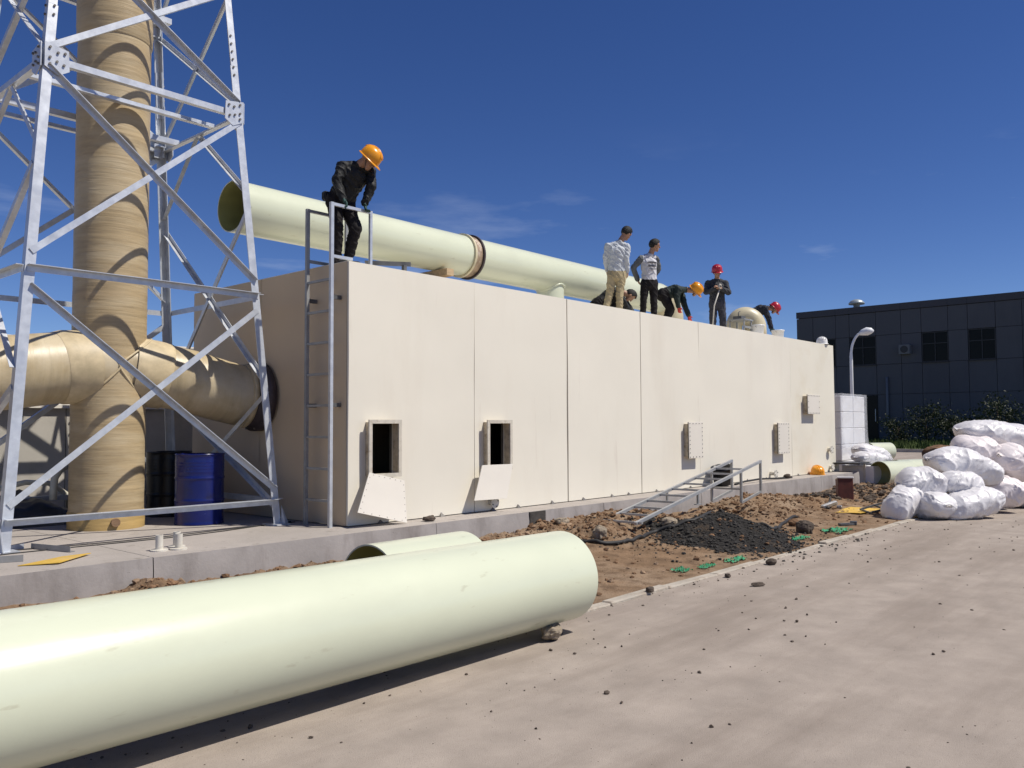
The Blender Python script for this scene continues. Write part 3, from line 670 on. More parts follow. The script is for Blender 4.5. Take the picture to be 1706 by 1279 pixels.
# ------------------------------------------------------------------ ladders
def rect_bar(m, a, b, w, h=None): 
    a, b = V(a), V(b); d = (b-a); L = d.length; d.normalize(); x, y = ortho(d); h = h or w
    M = Matrix((x, y, d)).transposed(); m.box((a+b)/2, (w, h, L), M)
lad = thing('fixed_ladder', (-.16, .38, ZP), 'upright steel access ladder fixed to the shaded end of the tank', 'ladder')
for y in (.12, .62):
    m = MB(); rect_bar(m, (-.16, y, ZP), (-.16, y, 4.36), .042); m.build('rail', 'galv' if y < .3 else 'steel', lad)
    m = MB(); rect_bar(m, (-.139, y, 4.339), (.46, y, 4.339), .036); rect_bar(m, (.44, y, 4.321), (.44, y, ZT+.002), .036); rect_bar(m, (-.138, y, ZT+.05), (.15, y, ZT+.05), .036); m.build('hand_loop', 'galv' if y < .3 else 'steel', lad)
z = .72
while z < 3.7:
    m = MB(); rect_bar(m, (-.16, .142, z), (-.16, .598, z), .03); m.build('rung', 'steel', lad); z += .385
for (y, z) in ((.12, 1.88), (.62, 1.88), (.12, 3.2), (.62, 3.2)):
    m = MB(); m.box((-.072, y+.02, z), (.13, .035, .05)); m.build('wall_bracket', 'steel_dark', lad)

# ladder frame lying on the soil
B0 = V((3.55, -1.50, .26)); B1 = V((7.55, -1.45, .98))
lad2 = thing('lying_ladder', (5.5, -1.5, .1), 'unmounted galvanised ladder frame lying across the dirt mounds', 'ladder')
ax = (B1-B0).normalized(); sv = V((0, 1, 0)); sv = (sv-ax*sv.dot(ax)).normalized(); nv = ax.cross(sv).normalized(); Ln = (B1-B0).length
def lp(t, s_, h=0.): return B0+ax*t+sv*s_+nv*h
for s_ in (-.27, .27):
    m = MB(); rect_bar(m, lp(0, s_), lp(Ln, s_), .042); m.build('rail', 'galv_dull', lad2)
    m = MB(); pv = V((0, 0, -1))
    e, k = lp(Ln-.02, s_), lp(Ln-.78, s_)
    drop = .52
    rect_bar(m, e, e+pv*drop, .036); rect_bar(m, k, k+pv*(drop+.0), .036); rect_bar(m, e+pv*drop, k+pv*drop, .036); m.build('hand_loop', 'steel', lad2)
    t = Ln*.44; q = lp(t, s_); m = MB(); rect_bar(m, q, q+V((0, 0, -.17)), .03); m.box(q+V((0, 0, -.175)), (.16, .05, .012)); m.build('wall_bracket', 'steel', lad2)
t = .05
while t < Ln-.5:
    m = MB(); ext = .10 if t < .1 else .0; rect_bar(m, lp(t, -.25-ext), lp(t, .25+ext), .03); m.build('rung', 'galv_dull', lad2); t += .375
m = MB(); rect_bar(m, lp(Ln-.78, -.25)+V((0, 0, -.3)), lp(Ln-.78, .25)+V((0, 0, -.3)), .03); m.build('rung', 'steel', lad2)

# ------------------------------------------------------------------ roof pipe and other pipes
RP = V((3.6, 2.12, 4.60)); RD = V((math.cos(.028), math.sin(.028), .001)).normalized(); RR = .353
rpt = lambda x: RP+RD*(x-3.6)
rp_ = thing('roof_pipe', tuple(rpt(5)-V((0, 0, RR))), 'long pale green pipeline with flanged joint lying along the tank roof', 'pipe')
m = MB(); m.pipe(rpt(-.42), rpt(4.07), RR, RR-.016, 72, 1, 12); m.build('pipe_section', ['frp', 'frp_inside_shade'], rp_)
m = MB(); m.pipe(rpt(4.27), rpt(10.75), RR, RR-.016, 72, 1, 14); m.build('pipe_section', ['frp', 'frp_inside_shade'], rp_)
m = MB(); m.pipe(rpt(4.03), rpt(4.075), RR+.035, RR-.01, 64, 0); m.build('flange', 'frp_cream', rp_)
m = MB(); m.pipe(rpt(4.08), rpt(4.235), RR+.012, RR-.01, 64, 0); m.build('coupling_band', 'collar_band', rp_)
m = MB(); m.pipe(rpt(4.24), rpt(4.275), RR+.045, RR-.01, 64, 0); m.build('flange', 'collar_dark', rp_)
c = rpt(6.62); m = MB()
prof = []; 
for k in range(9): prof.append((.275, ZT+.0+(4.55-ZT)*k/8))
m.lathe(prof, (c.x, c.y, 0), 40); m.build('down_branch', 'frp', rp_)
m = MB(); m.lathe([(.0, ZT+.034), (.36, ZT+.034), (.36, ZT+.0), (0, ZT)], (c.x, c.y, 0), 40, None, False); m.build('branch_flange', 'frp_cream', rp_)
m = MB(); pts = []
for k in range(49):
    a = 2*math.pi*k/48; x_, y_ = .285*math.cos(a), .285*math.sin(a); pts.append(c+V((x_, y_, -math.sqrt((RR+.004)**2-y_*y_)+.0)))
m.tube(pts, .022, 8, False); m.build('weld_ridge', 'frp', rp_)
c = rpt(10.75); m = MB(); m.tube([c, c+V((.22, .0, -.03)), c+V((.40, .0, -.16)), c+V((.50, 0, -.38)), c+V((.52, 0, 3.66-c.z))], RR-.002, 48); m.build('end_bend', 'frp_cream', rp_)
# timber packing below the pipe
for i, (x, mm, top) in enumerate(((3.45, 'wood', 4.244), (2.95, 'wood_dark', 4.05), (8.9, 'wood_dark', 4.244))):
    n = int(round((top-ZT)/.12)); hgt = (top-ZT)/n; c = rpt(x)
    t = thing('timber_packing', (c.x, c.y, ZT), ['stack of pale timber baulks packed under the roof pipe near its joint', 'short stack of brown timber baulks beside the flanged pipe joint', 'stack of brown timber baulks under the far part of the roof pipe'][i], 'timber')
    for k in range(n):
        m = MB(); m.box((c.x, c.y, ZT+hgt*(k+.5)), ((.16, .7, hgt-.002) if k % 2 == 0 else (.5, .15, hgt-.002)), Matrix.Rotation(random.uniform(-.06, .06), 3, 'Z'), .004); m.build('baulk', mm, t)
m = MB(); m.box((1.75, .95, ZT+.14), (1.1, .16, .045), Matrix.Rotation(.12, 3, 'Z') @ Matrix.Rotation(.05, 3, 'Y')); m.box((1.35, .9, ZT+.06), (.1, .2, .115)); m.box((2.15, 1.0, ZT+.05), (.1, .2, .095)); tag(m.build('plank', 'wood', loc=(1.75, .95, ZT)), 'pale timber plank on blocks on the roof beside the pipe', 'plank')
m = MB(); m.angle((.75, .62, ZT+.19), (1.28, .30, ZT+.20), (0, 0, -1), (.5, .8, 0), .06, .01); m.box((1.2, .345, ZT+.075), (.05, .05, .15)); m.box((.82, .575, ZT+.07), (.05, .05, .14)); tag(m.build('steel_bracket', 'steel_dark', loc=(1., .45, ZT)), 'dark angle iron bracket standing on the roof near the ladder', 'bracket')
m = MB(); m.box((8.72, .58, ZT+.02), (.75, .28, .035), Matrix.Rotation(.1, 3, 'Z')); tag(m.build('board', 'frp_cream', loc=(8.72, .58, ZT)), 'pale board lying on the roof edge by the bending worker', 'board')
# elbow standing on the roof
el = thing('pipe_elbow', (12.75, 1.0, ZT), 'cream pipe elbow standing on the roof between the red helmeted workers', 'pipe elbow')
pts = []; rad = []; c0 = V((12.50, .98, ZT+.32)); rdir = V((.667, -.745, 0))
for k in range(21):
    a = R(172-172*k/20); pts.append(c0+rdir*math.cos(a)*.25+V((0, 0, .25*math.sin(a)))); rad.append(.19+.075*k/20)
pts = [V((pts[0].x, pts[0].y, ZT+.002))]+pts+[V((pts[-1].x, pts[-1].y, ZT+.002))]; rad = [rad[0]]+rad+[rad[-1]+.01]
m = MB(); m.tube(pts, rad, 48); m.build('bend', 'frp_cream', el)
m = MB(); q = pts[-1]; m.tube([q, q+V((0, 0, .12)), q+V((0, 0, .13))], [.285, .285, .262], 48, False); m.build('socket', 'stack_base', el)
def bucket(c, r, h, mm, label, handle=True, name='bucket'):
    t = thing(name, c, label, 'bucket'); m = MB(); M = None
    m.lathe([(0, .004), (r*.82, .0), (r*.84, .01), (r, h), (r+.012, h), (r+.012, h-.025), (r, h-.028)], c, 28); m.lathe([(r-.006, h-.004), (r*.8, .02), (0, .02)], c, 28); m.build('shell', mm, t)
    if handle:
        m = MB(); m.tube([V(c)+V((math.cos(a)*(r+.008), -.06*math.sin(a)-.01, h-.03-math.sin(a)*r*.5)) for a in np.linspace(0, math.pi, 12)], .004, 6); m.build('handle', 'steel', t)
    return t
bucket((12.02, .42, ZT), .15, .27, 'lamp_white', 'white plastic bucket on the roof in front of the cream elbow')
bucket((13.55, .62, ZT), .15, .29, 'lamp_white', 'white plastic bucket below the bending red helmeted worker')
st = thing('tool_stand', (11.75, .6, ZT), 'grey steel stand with tools on the roof beside the bucket', 'stand')
for x in (11.5, 11.85):
    for y in (.5, .85): m = MB(); m.box((x, y, ZT+.18), (.03, .03, .36)); m.build('leg', 'steel', st)
m = MB(); m.box((11.675, .675, ZT+.37), (.45, .42, .03)); m.box((11.675, .49, ZT+.2), (.34, .02, .05)); m.build('top_frame', 'steel', st)
m = MB(); m.box((11.68, .70, ZT+.425), (.22, .2, .08)); m.tube([(11.6, .68, ZT+.46), (11.6, .68, ZT+.55), (11.68, .68, ZT+.58)], .012, 8); m.build('tool_box', 'steel_dark', st)

# near pipe on the road and the short one behind it
NP = V((-3.6, -4.09, .445)); ND = V((math.cos(.0165), math.sin(.0165), -.010)).normalized(); NR = .352
np1 = thing('road_pipe', (NP.x, NP.y, 0), 'long pale green fibreglass pipe lying on the road on a stone', 'pipe')
m = MB(); m.pipe(NP+ND*-7.5, NP+ND*2.66, NR, NR-.014, 96, 1, 24); m.build('pipe_wall', ['frp', 'frp_inside_shade'], np1)
rock('stone', (-1.30, -4.22, 0), (.10, .075, .062), 'stone', 'pale rough stone wedged under the end of the long road pipe', seed=2, rot=.5)
rock('stone', (-5.9, -4.08, 0), (.12, .10, .058), 'stone', 'rough stone propping the long road pipe away from its end', seed=4, rot=.2)
P2 = V((-2.05, -3.22, .37))
np2 = thing('short_pipe', (-1.2, -3.22, .02), 'short pale green pipe length lying on dirt behind the road pipe', 'pipe')
m = MB(); m.pipe(V((-2.22, -3.20, .374)), V((-1.18, -3.17, .372)), .35, .338, 72, 1, 4); m.build('pipe_wall', ['frp', 'frp_inside_shade'], np2)

# ------------------------------------------------------------------ left background: low tank and farther unit, drums, scrap
lt = thing('low_tank', (-3.5, 6.2, ZP), 'low grey beige tank with bolted rim behind the chimney', 'tank')
LX = [-9.0, -6.5, -4.0, -1.42, .9, 3.2]
for a, b in zip(LX, LX[1:]):
    m = MB(); m.box(((a+b)/2, 4.85, (ZP+1.90)/2), (b-a-.012, .05, 1.90-ZP)); o = m.build('wall_panel', 'tank_wall', lt)
    m = MB(); dots(m, [(a+.05, ZP+.1+k*.17) for k in range(9)], 4.825, 4.805, .012); m.build('bolts', 'bolt', o)['kind'] = 'stuff'
m = MB(); m.box((-2.9, 5.9, (ZP+1.88)/2), (12.2, 2.04, 1.88-ZP)); m.build('body', 'tank_wall', lt)
m = MB(); m.box((-2.9, 5.85, 1.925), (12.4, 2.2, .045)); m.build('rim', 'cover', lt)
fu = thing('far_tank', (-2, 13.5, ZP), 'second beige panelled tank in the distance behind the duct arm', 'tank')
for k in range(8):
    x0 = -13+k*2.6; m = MB(); m.box((x0+1.3, 12.05, (ZP+3.60)/2), (2.585, .06, 3.60-ZP)); m.build('wall_panel', 'panel', fu)
m = MB(); m.box((-2.6, 13.9, (ZP+3.58)/2), (20.6, 3.6, 3.58-ZP)); m.build('body', 'panel_shaded', fu)
m = MB(); m.box((-2.6, 13.85, 3.625), (20.9, 3.75, .04)); m.build('roof_edge', 'cover', fu)
def drum(c, mm, label):
    r, h = .292, .88; t = thing('drum', c, label, 'drum')
    prof = [(0, .012), (r-.01, .012), (r-.006, 0), (r+.004, .004), (r+.004, .014), (r, .02)]
    for z in np.linspace(.05, h-.05, 60):
        k = .011*sum(math.exp(-((z-q)/.012)**2) for q in (.30, .58))+.004*sum(math.exp(-((z-q)/.010)**2) for q in (.66, .70, .74, .78)); prof.append((r+k, z))
    prof += [(r, h-.02), (r+.006, h-.014), (r+.006, h), (r-.006, h), (r-.01, h-.015), (0, h-.015)]
    m = MB(); m.lathe(prof, c, 48); m.build('shell', mm, t)
    m = MB(); m.tube([V(c)+V((.16, .1, h-.016)), V(c)+V((.16, .1, h+.004))], .035, 14); m.build('bung', 'steel_dark', t)
drum((-.945, 1.78, ZP), 'drum_blue', 'glossy blue steel drum standing beside the chimney foot')
drum((-.72, 3.05, ZP), 'drum_black', 'black steel drum in shade behind the blue drum')
# black sheeting with hoses, left of the stack
m = MB(); vs = []; nx_, ny_ = 46, 26
for i in range(nx_):
    for j in range(ny_):
        u, w_ = i/(nx_-1), j/(ny_-1); x = -4.6+2.9*u; y = 2.95+1.35*w_
        e = min(1, 5*u, 5*(1-u), 5*w_, 5*(1-w_)); h = (.30+.16*noise.noise(V((x*1.8, y*1.8, 2)))+.08*abs(noise.noise(V((x*6, y*6, 3)))))*e
        vs.append((x, y, ZP+max(.0, h)))
m.add(vs, [(i*ny_+j, (i+1)*ny_+j, (i+1)*ny_+j+1, i*ny_+j+1) for i in range(nx_-1) for j in range(ny_-1)], True); tag(m.build('black_sheeting', 'black_plastic', loc=(-3, 3.6, ZP)), 'crumpled black plastic sheeting heaped behind the chimney', 'plastic sheet')
m = MB(); m.tube([(-4.4, 3.4, ZP+.20), (-3.6, 3.3, .78), (-2.9, 3.35, .84), (-2.4, 3.45, .93), (-2.1, 3.5, .90), (-1.8, 3.7, .72), (-1.7, 3.9, .45)], .035, 10); tag(m.build('pale_hose', 'hose_pale', loc=(-2.9, 3.4, ZP)), 'pale hose arching over the black plastic sheeting', 'hose')
m = MB(); m.tube([(-2.16, 3.2, ZP+.3), (-2.16, 3.2, .85), (-2.14, 3.22, .98), (-2.05, 3.28, 1.09), (-1.9, 3.38, 1.14)], .045, 12); tag(m.build('vent_elbow', 'hose_pale', loc=(-2.16, 3.2, ZP)), 'pale bent pipe stub sticking up beside the chimney', 'pipe')
# pad clutter
def stub(x, y, h, label, g):
    t = thing('flange_stub', (x, y, ZP), label, 'pipe stub', g); m = MB(); m.lathe([(0, .0), (.082, .0), (.082, .014), (.034, .018)], (x, y, ZP), 28, None, False); m.build('flange', 'pvc', t)
    m = MB(); m.pipe((x, y, ZP+.012), (x, y, ZP+h), .036, .028, 24, 0); m.build('pipe', 'pvc', t)
stub(-2.385, -.15, .155, 'cream flanged pipe stub standing a little apart on the pad edge', 'flanged stubs on the pad edge')
stub(-2.21, -.20, .155, 'cream flanged pipe stub in front of its taller twin on the pad', 'flanged stubs on the pad edge')
stub(-2.14, -.02, .155, 'cream flanged pipe stub behind its twin on the pad', 'flanged stubs on the pad edge')
def sheet(pts, z, th, mm, name, label, cat):
    m = MB(); n = len(pts); vs = [(x, y, z+d_) for x, y, d_ in pts]+[(x, y, z+d_+th) for x, y, d_ in pts]
    m.add(vs, [tuple(range(n))[::-1], tuple(range(n, 2*n))]+[(i, (i+1) % n, n+(i+1) % n, n+i) for i in range(n)]); cx = sum(p[0] for p in pts)/n; cy = sum(p[1] for p in pts)/n
    return tag(m.build(name, mm, loc=(cx, cy, z)), label, cat)
sheet([(-3.63, -.10, .0), (-3.35, -.27, .01), (-2.93, .10, .012), (-3.17, .16, .0)], ZP+.003, .006, 'yellow_board', 'yellow_sheet', 'thin yellow board lying on the concrete pad edge', 'board')
def scrap(a, b, w, mm, label):
    m = MB(); m.angle(a, b, (0, 0, 1), (0, 1, 0) if abs(b[0]-a[0]) > abs(b[1]-a[1]) else (1, 0, 0), w, .006); return tag(m.build('steel_offcut', mm, loc=a), label, 'steel offcut')
scrap((-3.16, .98, ZP+.002), (-3.0, .42, ZP+.002), .055, 'steel', 'short dark angle steel offcut behind the yellow board')
scrap((-3.75, .80, ZP+.002), (-3.20, 1.05, ZP+.002), .05, 'galv', 'shiny angle steel offcut lying behind the yellow board')
scrap((-4.2, .42, ZP+.002), (-3.50, .16, ZP+.002), .06, 'steel', 'grey angle steel offcut beside the yellow board')
for i in range(2):  # two thin wires added in place of shadow lines on the pad
    m = MB(); y = (.55, 1.0)[i]; m.tube([(-4.5+k*.55, y+.10*math.sin(k*.9+i)+(.05*k if i == 0 else -.02*k), ZP+.006) for k in range(9)], .006, 6); tag(m.build('cable', 'rubber', loc=(-3, y, ZP)), ['thin dark wire standing in for a shadow line before the tower', 'thin dark wire standing in for a shadow line by the chimney foot'][i], 'cable')
rock('brick', (1.06, -.30, ZP), (.085, .05, .032), 'stone_dark', 'dark broken brick on the pad under the first open hatch', 'brick', seed=5, rot=-.4)
rock('stone', (1.17, -.22, ZP), (.04, .035, .03), 'stone_dark', 'small dark stone beside the brick on the pad', seed=6)
m = MB(); m.tube([(-4.27, -.75, .10), (-4.12, -.86, .13), (-3.95, -1.05, .12)], [.012, .016, .008], 6); tag(m.build('stick', 'pvc', loc=(-4.1, -.9, .08)), 'bleached stick on the soil beside the pad wall', 'stick')
# dark bucket and helmet on the pad edge, cable
bk = thing('bucket', (8.95, -.27, ZP), 'dark blue bucket leaning on the tank front behind the ladder frame', 'bucket')
m = MB(); Mt = Matrix.Rotation(R(-14), 3, 'Y'); m.lathe([(0, 0), (.165, 0), (.18, .02), (.20, .36), (.21, .36), (.19, .352), (.16, .03), (0, .02)], (8.95, -.27, ZP+.04), 28, Mt); m.build('shell', 'drum_black', bk)
m = MB(); m.lathe([(.199, .30), (.214, .305), (.214, .33), (.2, .335)], (8.95, -.27, ZP+.04), 28, Mt); m.build('rim', 'drum_black', bk)
m = MB(); m.tube([(9.3, -.33, ZP+.02), (9.8, -.30, ZP+.05), (10.6, -.25, ZP+.06), (11.4, -.22, ZP+.03), (12.2, -.25, ZP+.015)], .02, 8); tag(m.build('cable', 'rubber', loc=(10.6, -.27, ZP)), 'black cable running along the pad edge past the hatches', 'cable')
rock('stone', (11.95, -.25, ZP), (.10, .06, .05), 'stone_dark', 'dark lump lying against the tank foot beside the round nozzle', seed=9)
def helmet_mesh(m, c, up, fw, k=1.):
    up = up.normalized(); fw = (fw-up*fw.dot(up)).normalized(); sd_ = up.cross(fw); vs = []; n = 28; prof = [(.128, -.035), (.128, .0), (.125, .035), (.113, .075), (.090, .106), (.055, .125), (.02, .132)]
    for (r, h) in prof:
        for j in range(n):
            a = 2*math.pi*j/n; ca, sa = math.cos(a), math.sin(a); vs.append(c+(fw*ca*r*1.13+sd_*sa*r*.96+up*h)*k)
    fs = [(i*n+j, i*n+(j+1) % n, (i+1)*n+(j+1) % n, (i+1)*n+j) for i in range(len(prof)-1) for j in range(n)]+[tuple((len(prof)-1)*n+j for j in range(n))]
    m.add(vs, fs, True)
    vs = []
    for (ex, h) in ((0, -.030), (.016, -.040), (.016, -.046), (0, -.044)):
        for j in range(n):
            a = 2*math.pi*j/n; ca, sa = math.cos(a), math.sin(a); b = max(0, ca)**2*.036 if ex else 0; r = .128+ex+b; vs.append(c+(fw*ca*r*1.13+sd_*sa*r*.96+up*(h-b*.25))*k)
    m.add(vs, [(i*n+j, i*n+(j+1) % n, (i+1)*n+(j+1) % n, (i+1)*n+j) for i in range(3) for j in range(n)], True)
    for s_ in (-.28, 0, .28):      # crown ribs
        m.tube([c+(fw*math.cos(a)*.142+sd_*(s_*.12)+up*(.02+.116*math.sin(a)*(1-abs(s_)*.25)))*k for a in np.linspace(.35, math.pi-.35, 12)], .008*k, 6)
    return m
m = MB(); helmet_mesh(m, V((13.75, -.22, ZP+.06)), V((-.3, -.2, .93)), V((-.6, -.75, -.1)), 1.25); tag(m.build('hard_hat', 'helmet_orange', loc=(13.75, -.22, ZP)), 'yellow hard hat left on the pad edge against the tank', 'hard hat')
m = MB(); helmet_mesh(m, V((15.05, .12, ZT+.06)), V((0, 0, 1)), V((-.7, -.7, 0)), 1.1); tag(m.build('hard_hat', 'helmet_white', loc=(15.05, .12, ZT)), 'white hard hat left on the far corner of the tank roof', 'hard hat')

# ------------------------------------------------------------------ soil strip objects
HP = [(0.95, -0.91), (1.4, -0.88), (1.49, -1.31), (1.88, -1.46), (2.39, -1.64), (2.59, -1.96), (3.17, -2.04), (3.75, -1.92), (3.98, -2.11), (4.3, -2.30), (4.86, -2.2), (5.4, -1.95), (5.9, -1.95), (5.64, -2.45), (5.3, -2.95), (6.4, -2.6), (7.3, -2.45)]
def smooth_path(P, k=6):
    P = [V(p) for p in P]; out = []
    for i in range(len(P)-1):
        p0, p1, p2, p3 = P[max(0, i-1)], P[i], P[i+1], P[min(len(P)-1, i+2)]
        for j in range(k):
            t = j/k; out.append(.5*((2*p1)+(p2-p0)*t+(2*p0-5*p1+4*p2-p3)*t*t+(3*p1-p0-3*p2+p3)*t**3))
    return out+[P[-1]]
def on_soil(P, r): return [V((p.x, p.y, max(sz(p.x, p.y), (sz(p.x, p.y)-.02+gh(p.x, p.y)) if gh(p.x, p.y) > 0 else 0)+r*.9)) for p in smooth_path([V((*q, 0)) for q in P])]
m = MB(); m.tube(on_soil(HP, .026), .026, 10); tag(m.build('black_hose', 'rubber', loc=(4, -2, .1)), 'thick black rubber hose winding over the soil and gravel heap', 'hose')
m = MB(); m.tube(on_soil([(11.45, -.97), (11.6, -1.2), (11.2, -1.5), (10.23, -1.86), (9.5, -2.1), (9.07, -2.29)], .022), .022, 10); tag(m.build('black_hose', 'rubber', loc=(10.5, -1.6, .1)), 'short black hose curving from the pad to the silver scrap', 'hose')
rock('rock', (5.85, -3.2, .0), (.13, .12, .10), 'stone_dark', 'round dark rock on the dirt between kerb and hose', seed=11)
rock('rock', (4.15, -1.95, sz(4.15, -1.95)+.10), (.17, .10, .06), 'stone', 'flat pale stone slab on the soil beside the gravel heap', seed=12, rot=.3)
rock('rock', (2.75, -1.75, sz(2.75, -1.75)-.02), (.10, .08, .09), 'stone', 'upright pale stone by the hose bend on the soil mound', seed=13)
rock('rock', (3.15, -.80, sz(3.15, -.8)-.01), (.11, .07, .05), 'stone', 'pale stone at the pad foot beside the dark patch', seed=14)
rock('rock', (6.5, -2.75, sz(6.5, -2.75)-.01), (.10, .08, .06), 'clod', 'brown clod of earth beside the far hose loop', seed=15)
rock('stone', (3.02, -3.98, 0), (.065, .055, .035), 'stone_dark', 'small dark stone on the road at the gravel spill', seed=16)
rock('stone', (.64, -3.86, .02), (.04, .035, .028), 'stone_dark', 'small dark stone lying on the kerb top', seed=17)
rock('stone', (1.70, -4.45, 0), (.075, .03, .018), 'stone_dark', 'flat dark stone chip on the road past the kerb', seed=18, rot=-.5)
rock('stone', (1.95, -3.99, 0), (.035, .03, .022), 'stone_dark', 'dark pebble at the road edge of the kerb', seed=19)
def net(c, r, label, sd_, h=.05):
    m = MB(); vs = []; n = 22
    for i in range(n):
        for j in range(n):
            u, w_ = i/(n-1)*2-1, j/(n-1)*2-1; k = 1+.35*noise.noise(V((u*1.5+sd_, w_*1.5, 2))); x = c[0]+u*r[0]*k; y = c[1]+w_*r[1]*k
            z = (sz(x, y) if c[0] < 16 else 0)+.012+h*abs(noise.noise(V((u*3+sd_, w_*3, 5)))); vs.append((x, y, z))
    fs = [(i*n+j, (i+1)*n+j, (i+1)*n+j+1, i*n+j+1) for i in range(n-1) for j in range(n-1) if noise.noise(V((i*.33+sd_, j*.33, 1))) > -.12]
    m.add(vs, fs, False); return tag(m.build('green_netting', 'green_net', loc=(c[0], c[1], 0)), label, 'netting')
net((1.87, -3.48), (.10, .07), 'bright green netting scrap at the kerb near the road pipe', 1.)
net((2.28, -3.55), (.14, .05), 'green netting scrap at the kerb between two other scraps', 2.)
net((2.95, -3.58), (.2, .06), 'green netting scrap at the kerb beside the gravel spill', 3.)
net((6.45, -3.45), (.28, .14), 'green netting scrap on dirt beyond the dark rock', 4.)
net((5.2, -3.4), (.25, .06), 'flat green netting scrap between gravel heap and dark rock', 5.)
sheet([(8.75, -2.45, .0), (8.80, -2.95, .015), (9.95, -3.05, .0), (9.75, -2.45, .02)], .045, .008, 'yellow_board', 'yellow_sheet', 'thin yellow board lying on the dirt before the sacks', 'board')
rb = thing('red_box', (11.6, -1.65, 0), 'dark red metal box with white lid tilting in the rubble', 'box')
Mr = Matrix.Rotation(R(28), 3, 'Z') @ Matrix.Rotation(R(9), 3, 'Y'); m = MB(); m.box((11.6, -1.65, .24), (.40, .30, .46), Mr, .01); m.build('body', 'red_rust', rb)
m = MB(); m.box(V((11.6, -1.65, .24))+Mr @ V((0, 0, .24)), (.43, .33, .035), Mr, .01); m.build('lid', 'carton_white', rb)
ss = thing('silver_scrap', (9.35, -2.2, sz(9.35, -2.2)), 'crushed silver sheet metal scrap at the hose end', 'scrap')
m = MB(); m.box((9.35, -2.2, sz(9.35, -2.2)+.05), (.30, .10, .08), Matrix.Rotation(-.7, 3, 'Z') @ Matrix.Rotation(-.3, 3, 'Y'), .02); m.build('channel', 'silver_scrap', ss)
m = MB(); m.box((9.45, -2.35, sz(9.45, -2.35)+.03), (.12, .09, .05), Matrix.Rotation(.3, 3, 'Z'), .01); m.build('bent_end', 'silver_scrap', ss)
m = MB(); m.box((7.2, -3.30, .045), (.26, .07, .03), Matrix.Rotation(-.5, 3, 'Z')); m.box((7.35, -3.36, .055), (.10, .10, .05), Matrix.Rotation(.3, 3, 'Z')); tag(m.build('scrap_plate', 'steel_dark', loc=(7.2, -3.3, 0)), 'dark scrap plate on dirt close to the kerb end', 'scrap')
bf = thing('scrap_rack', (9.35, -3.0, 0), 'small black metal rack lying on dirt against the sacks', 'rack')
m = MB(); rect_bar(m, (9.1, -2.85, .10), (9.7, -3.15, .22), .03); rect_bar(m, (9.0, -3.05, .06), (9.6, -3.35, .16), .03); m.build('bar', 'steel_dark', bf)
m = MB(); rect_bar(m, (9.1, -2.85, .10), (9.0, -3.05, .06), .03); rect_bar(m, (9.4, -3.0, .16), (9.3, -3.2, .11), .03); rect_bar(m, (9.6, -3.35, .16), (9.6, -3.35, .0), .03); m.build('cross_bar', 'steel_dark', bf)
# bench-like black tray at the pad end
tr = thing('black_tray', (15.75, -.1, ZP), 'black metal tray on a thin post at the pad end', 'tray')
m = MB(); m.box((15.75, -.25, .62), (1.0, .75, .04), Matrix.Rotation(.1, 3, 'Z')); m.build('tray_top', 'black_plastic', tr)
m = MB(); m.box((15.95, -.56, .31), (.05, .05, .60)); m.box((15.45, -.05, .51), (.06, .06, .2)); m.build('post', 'pvc', tr)

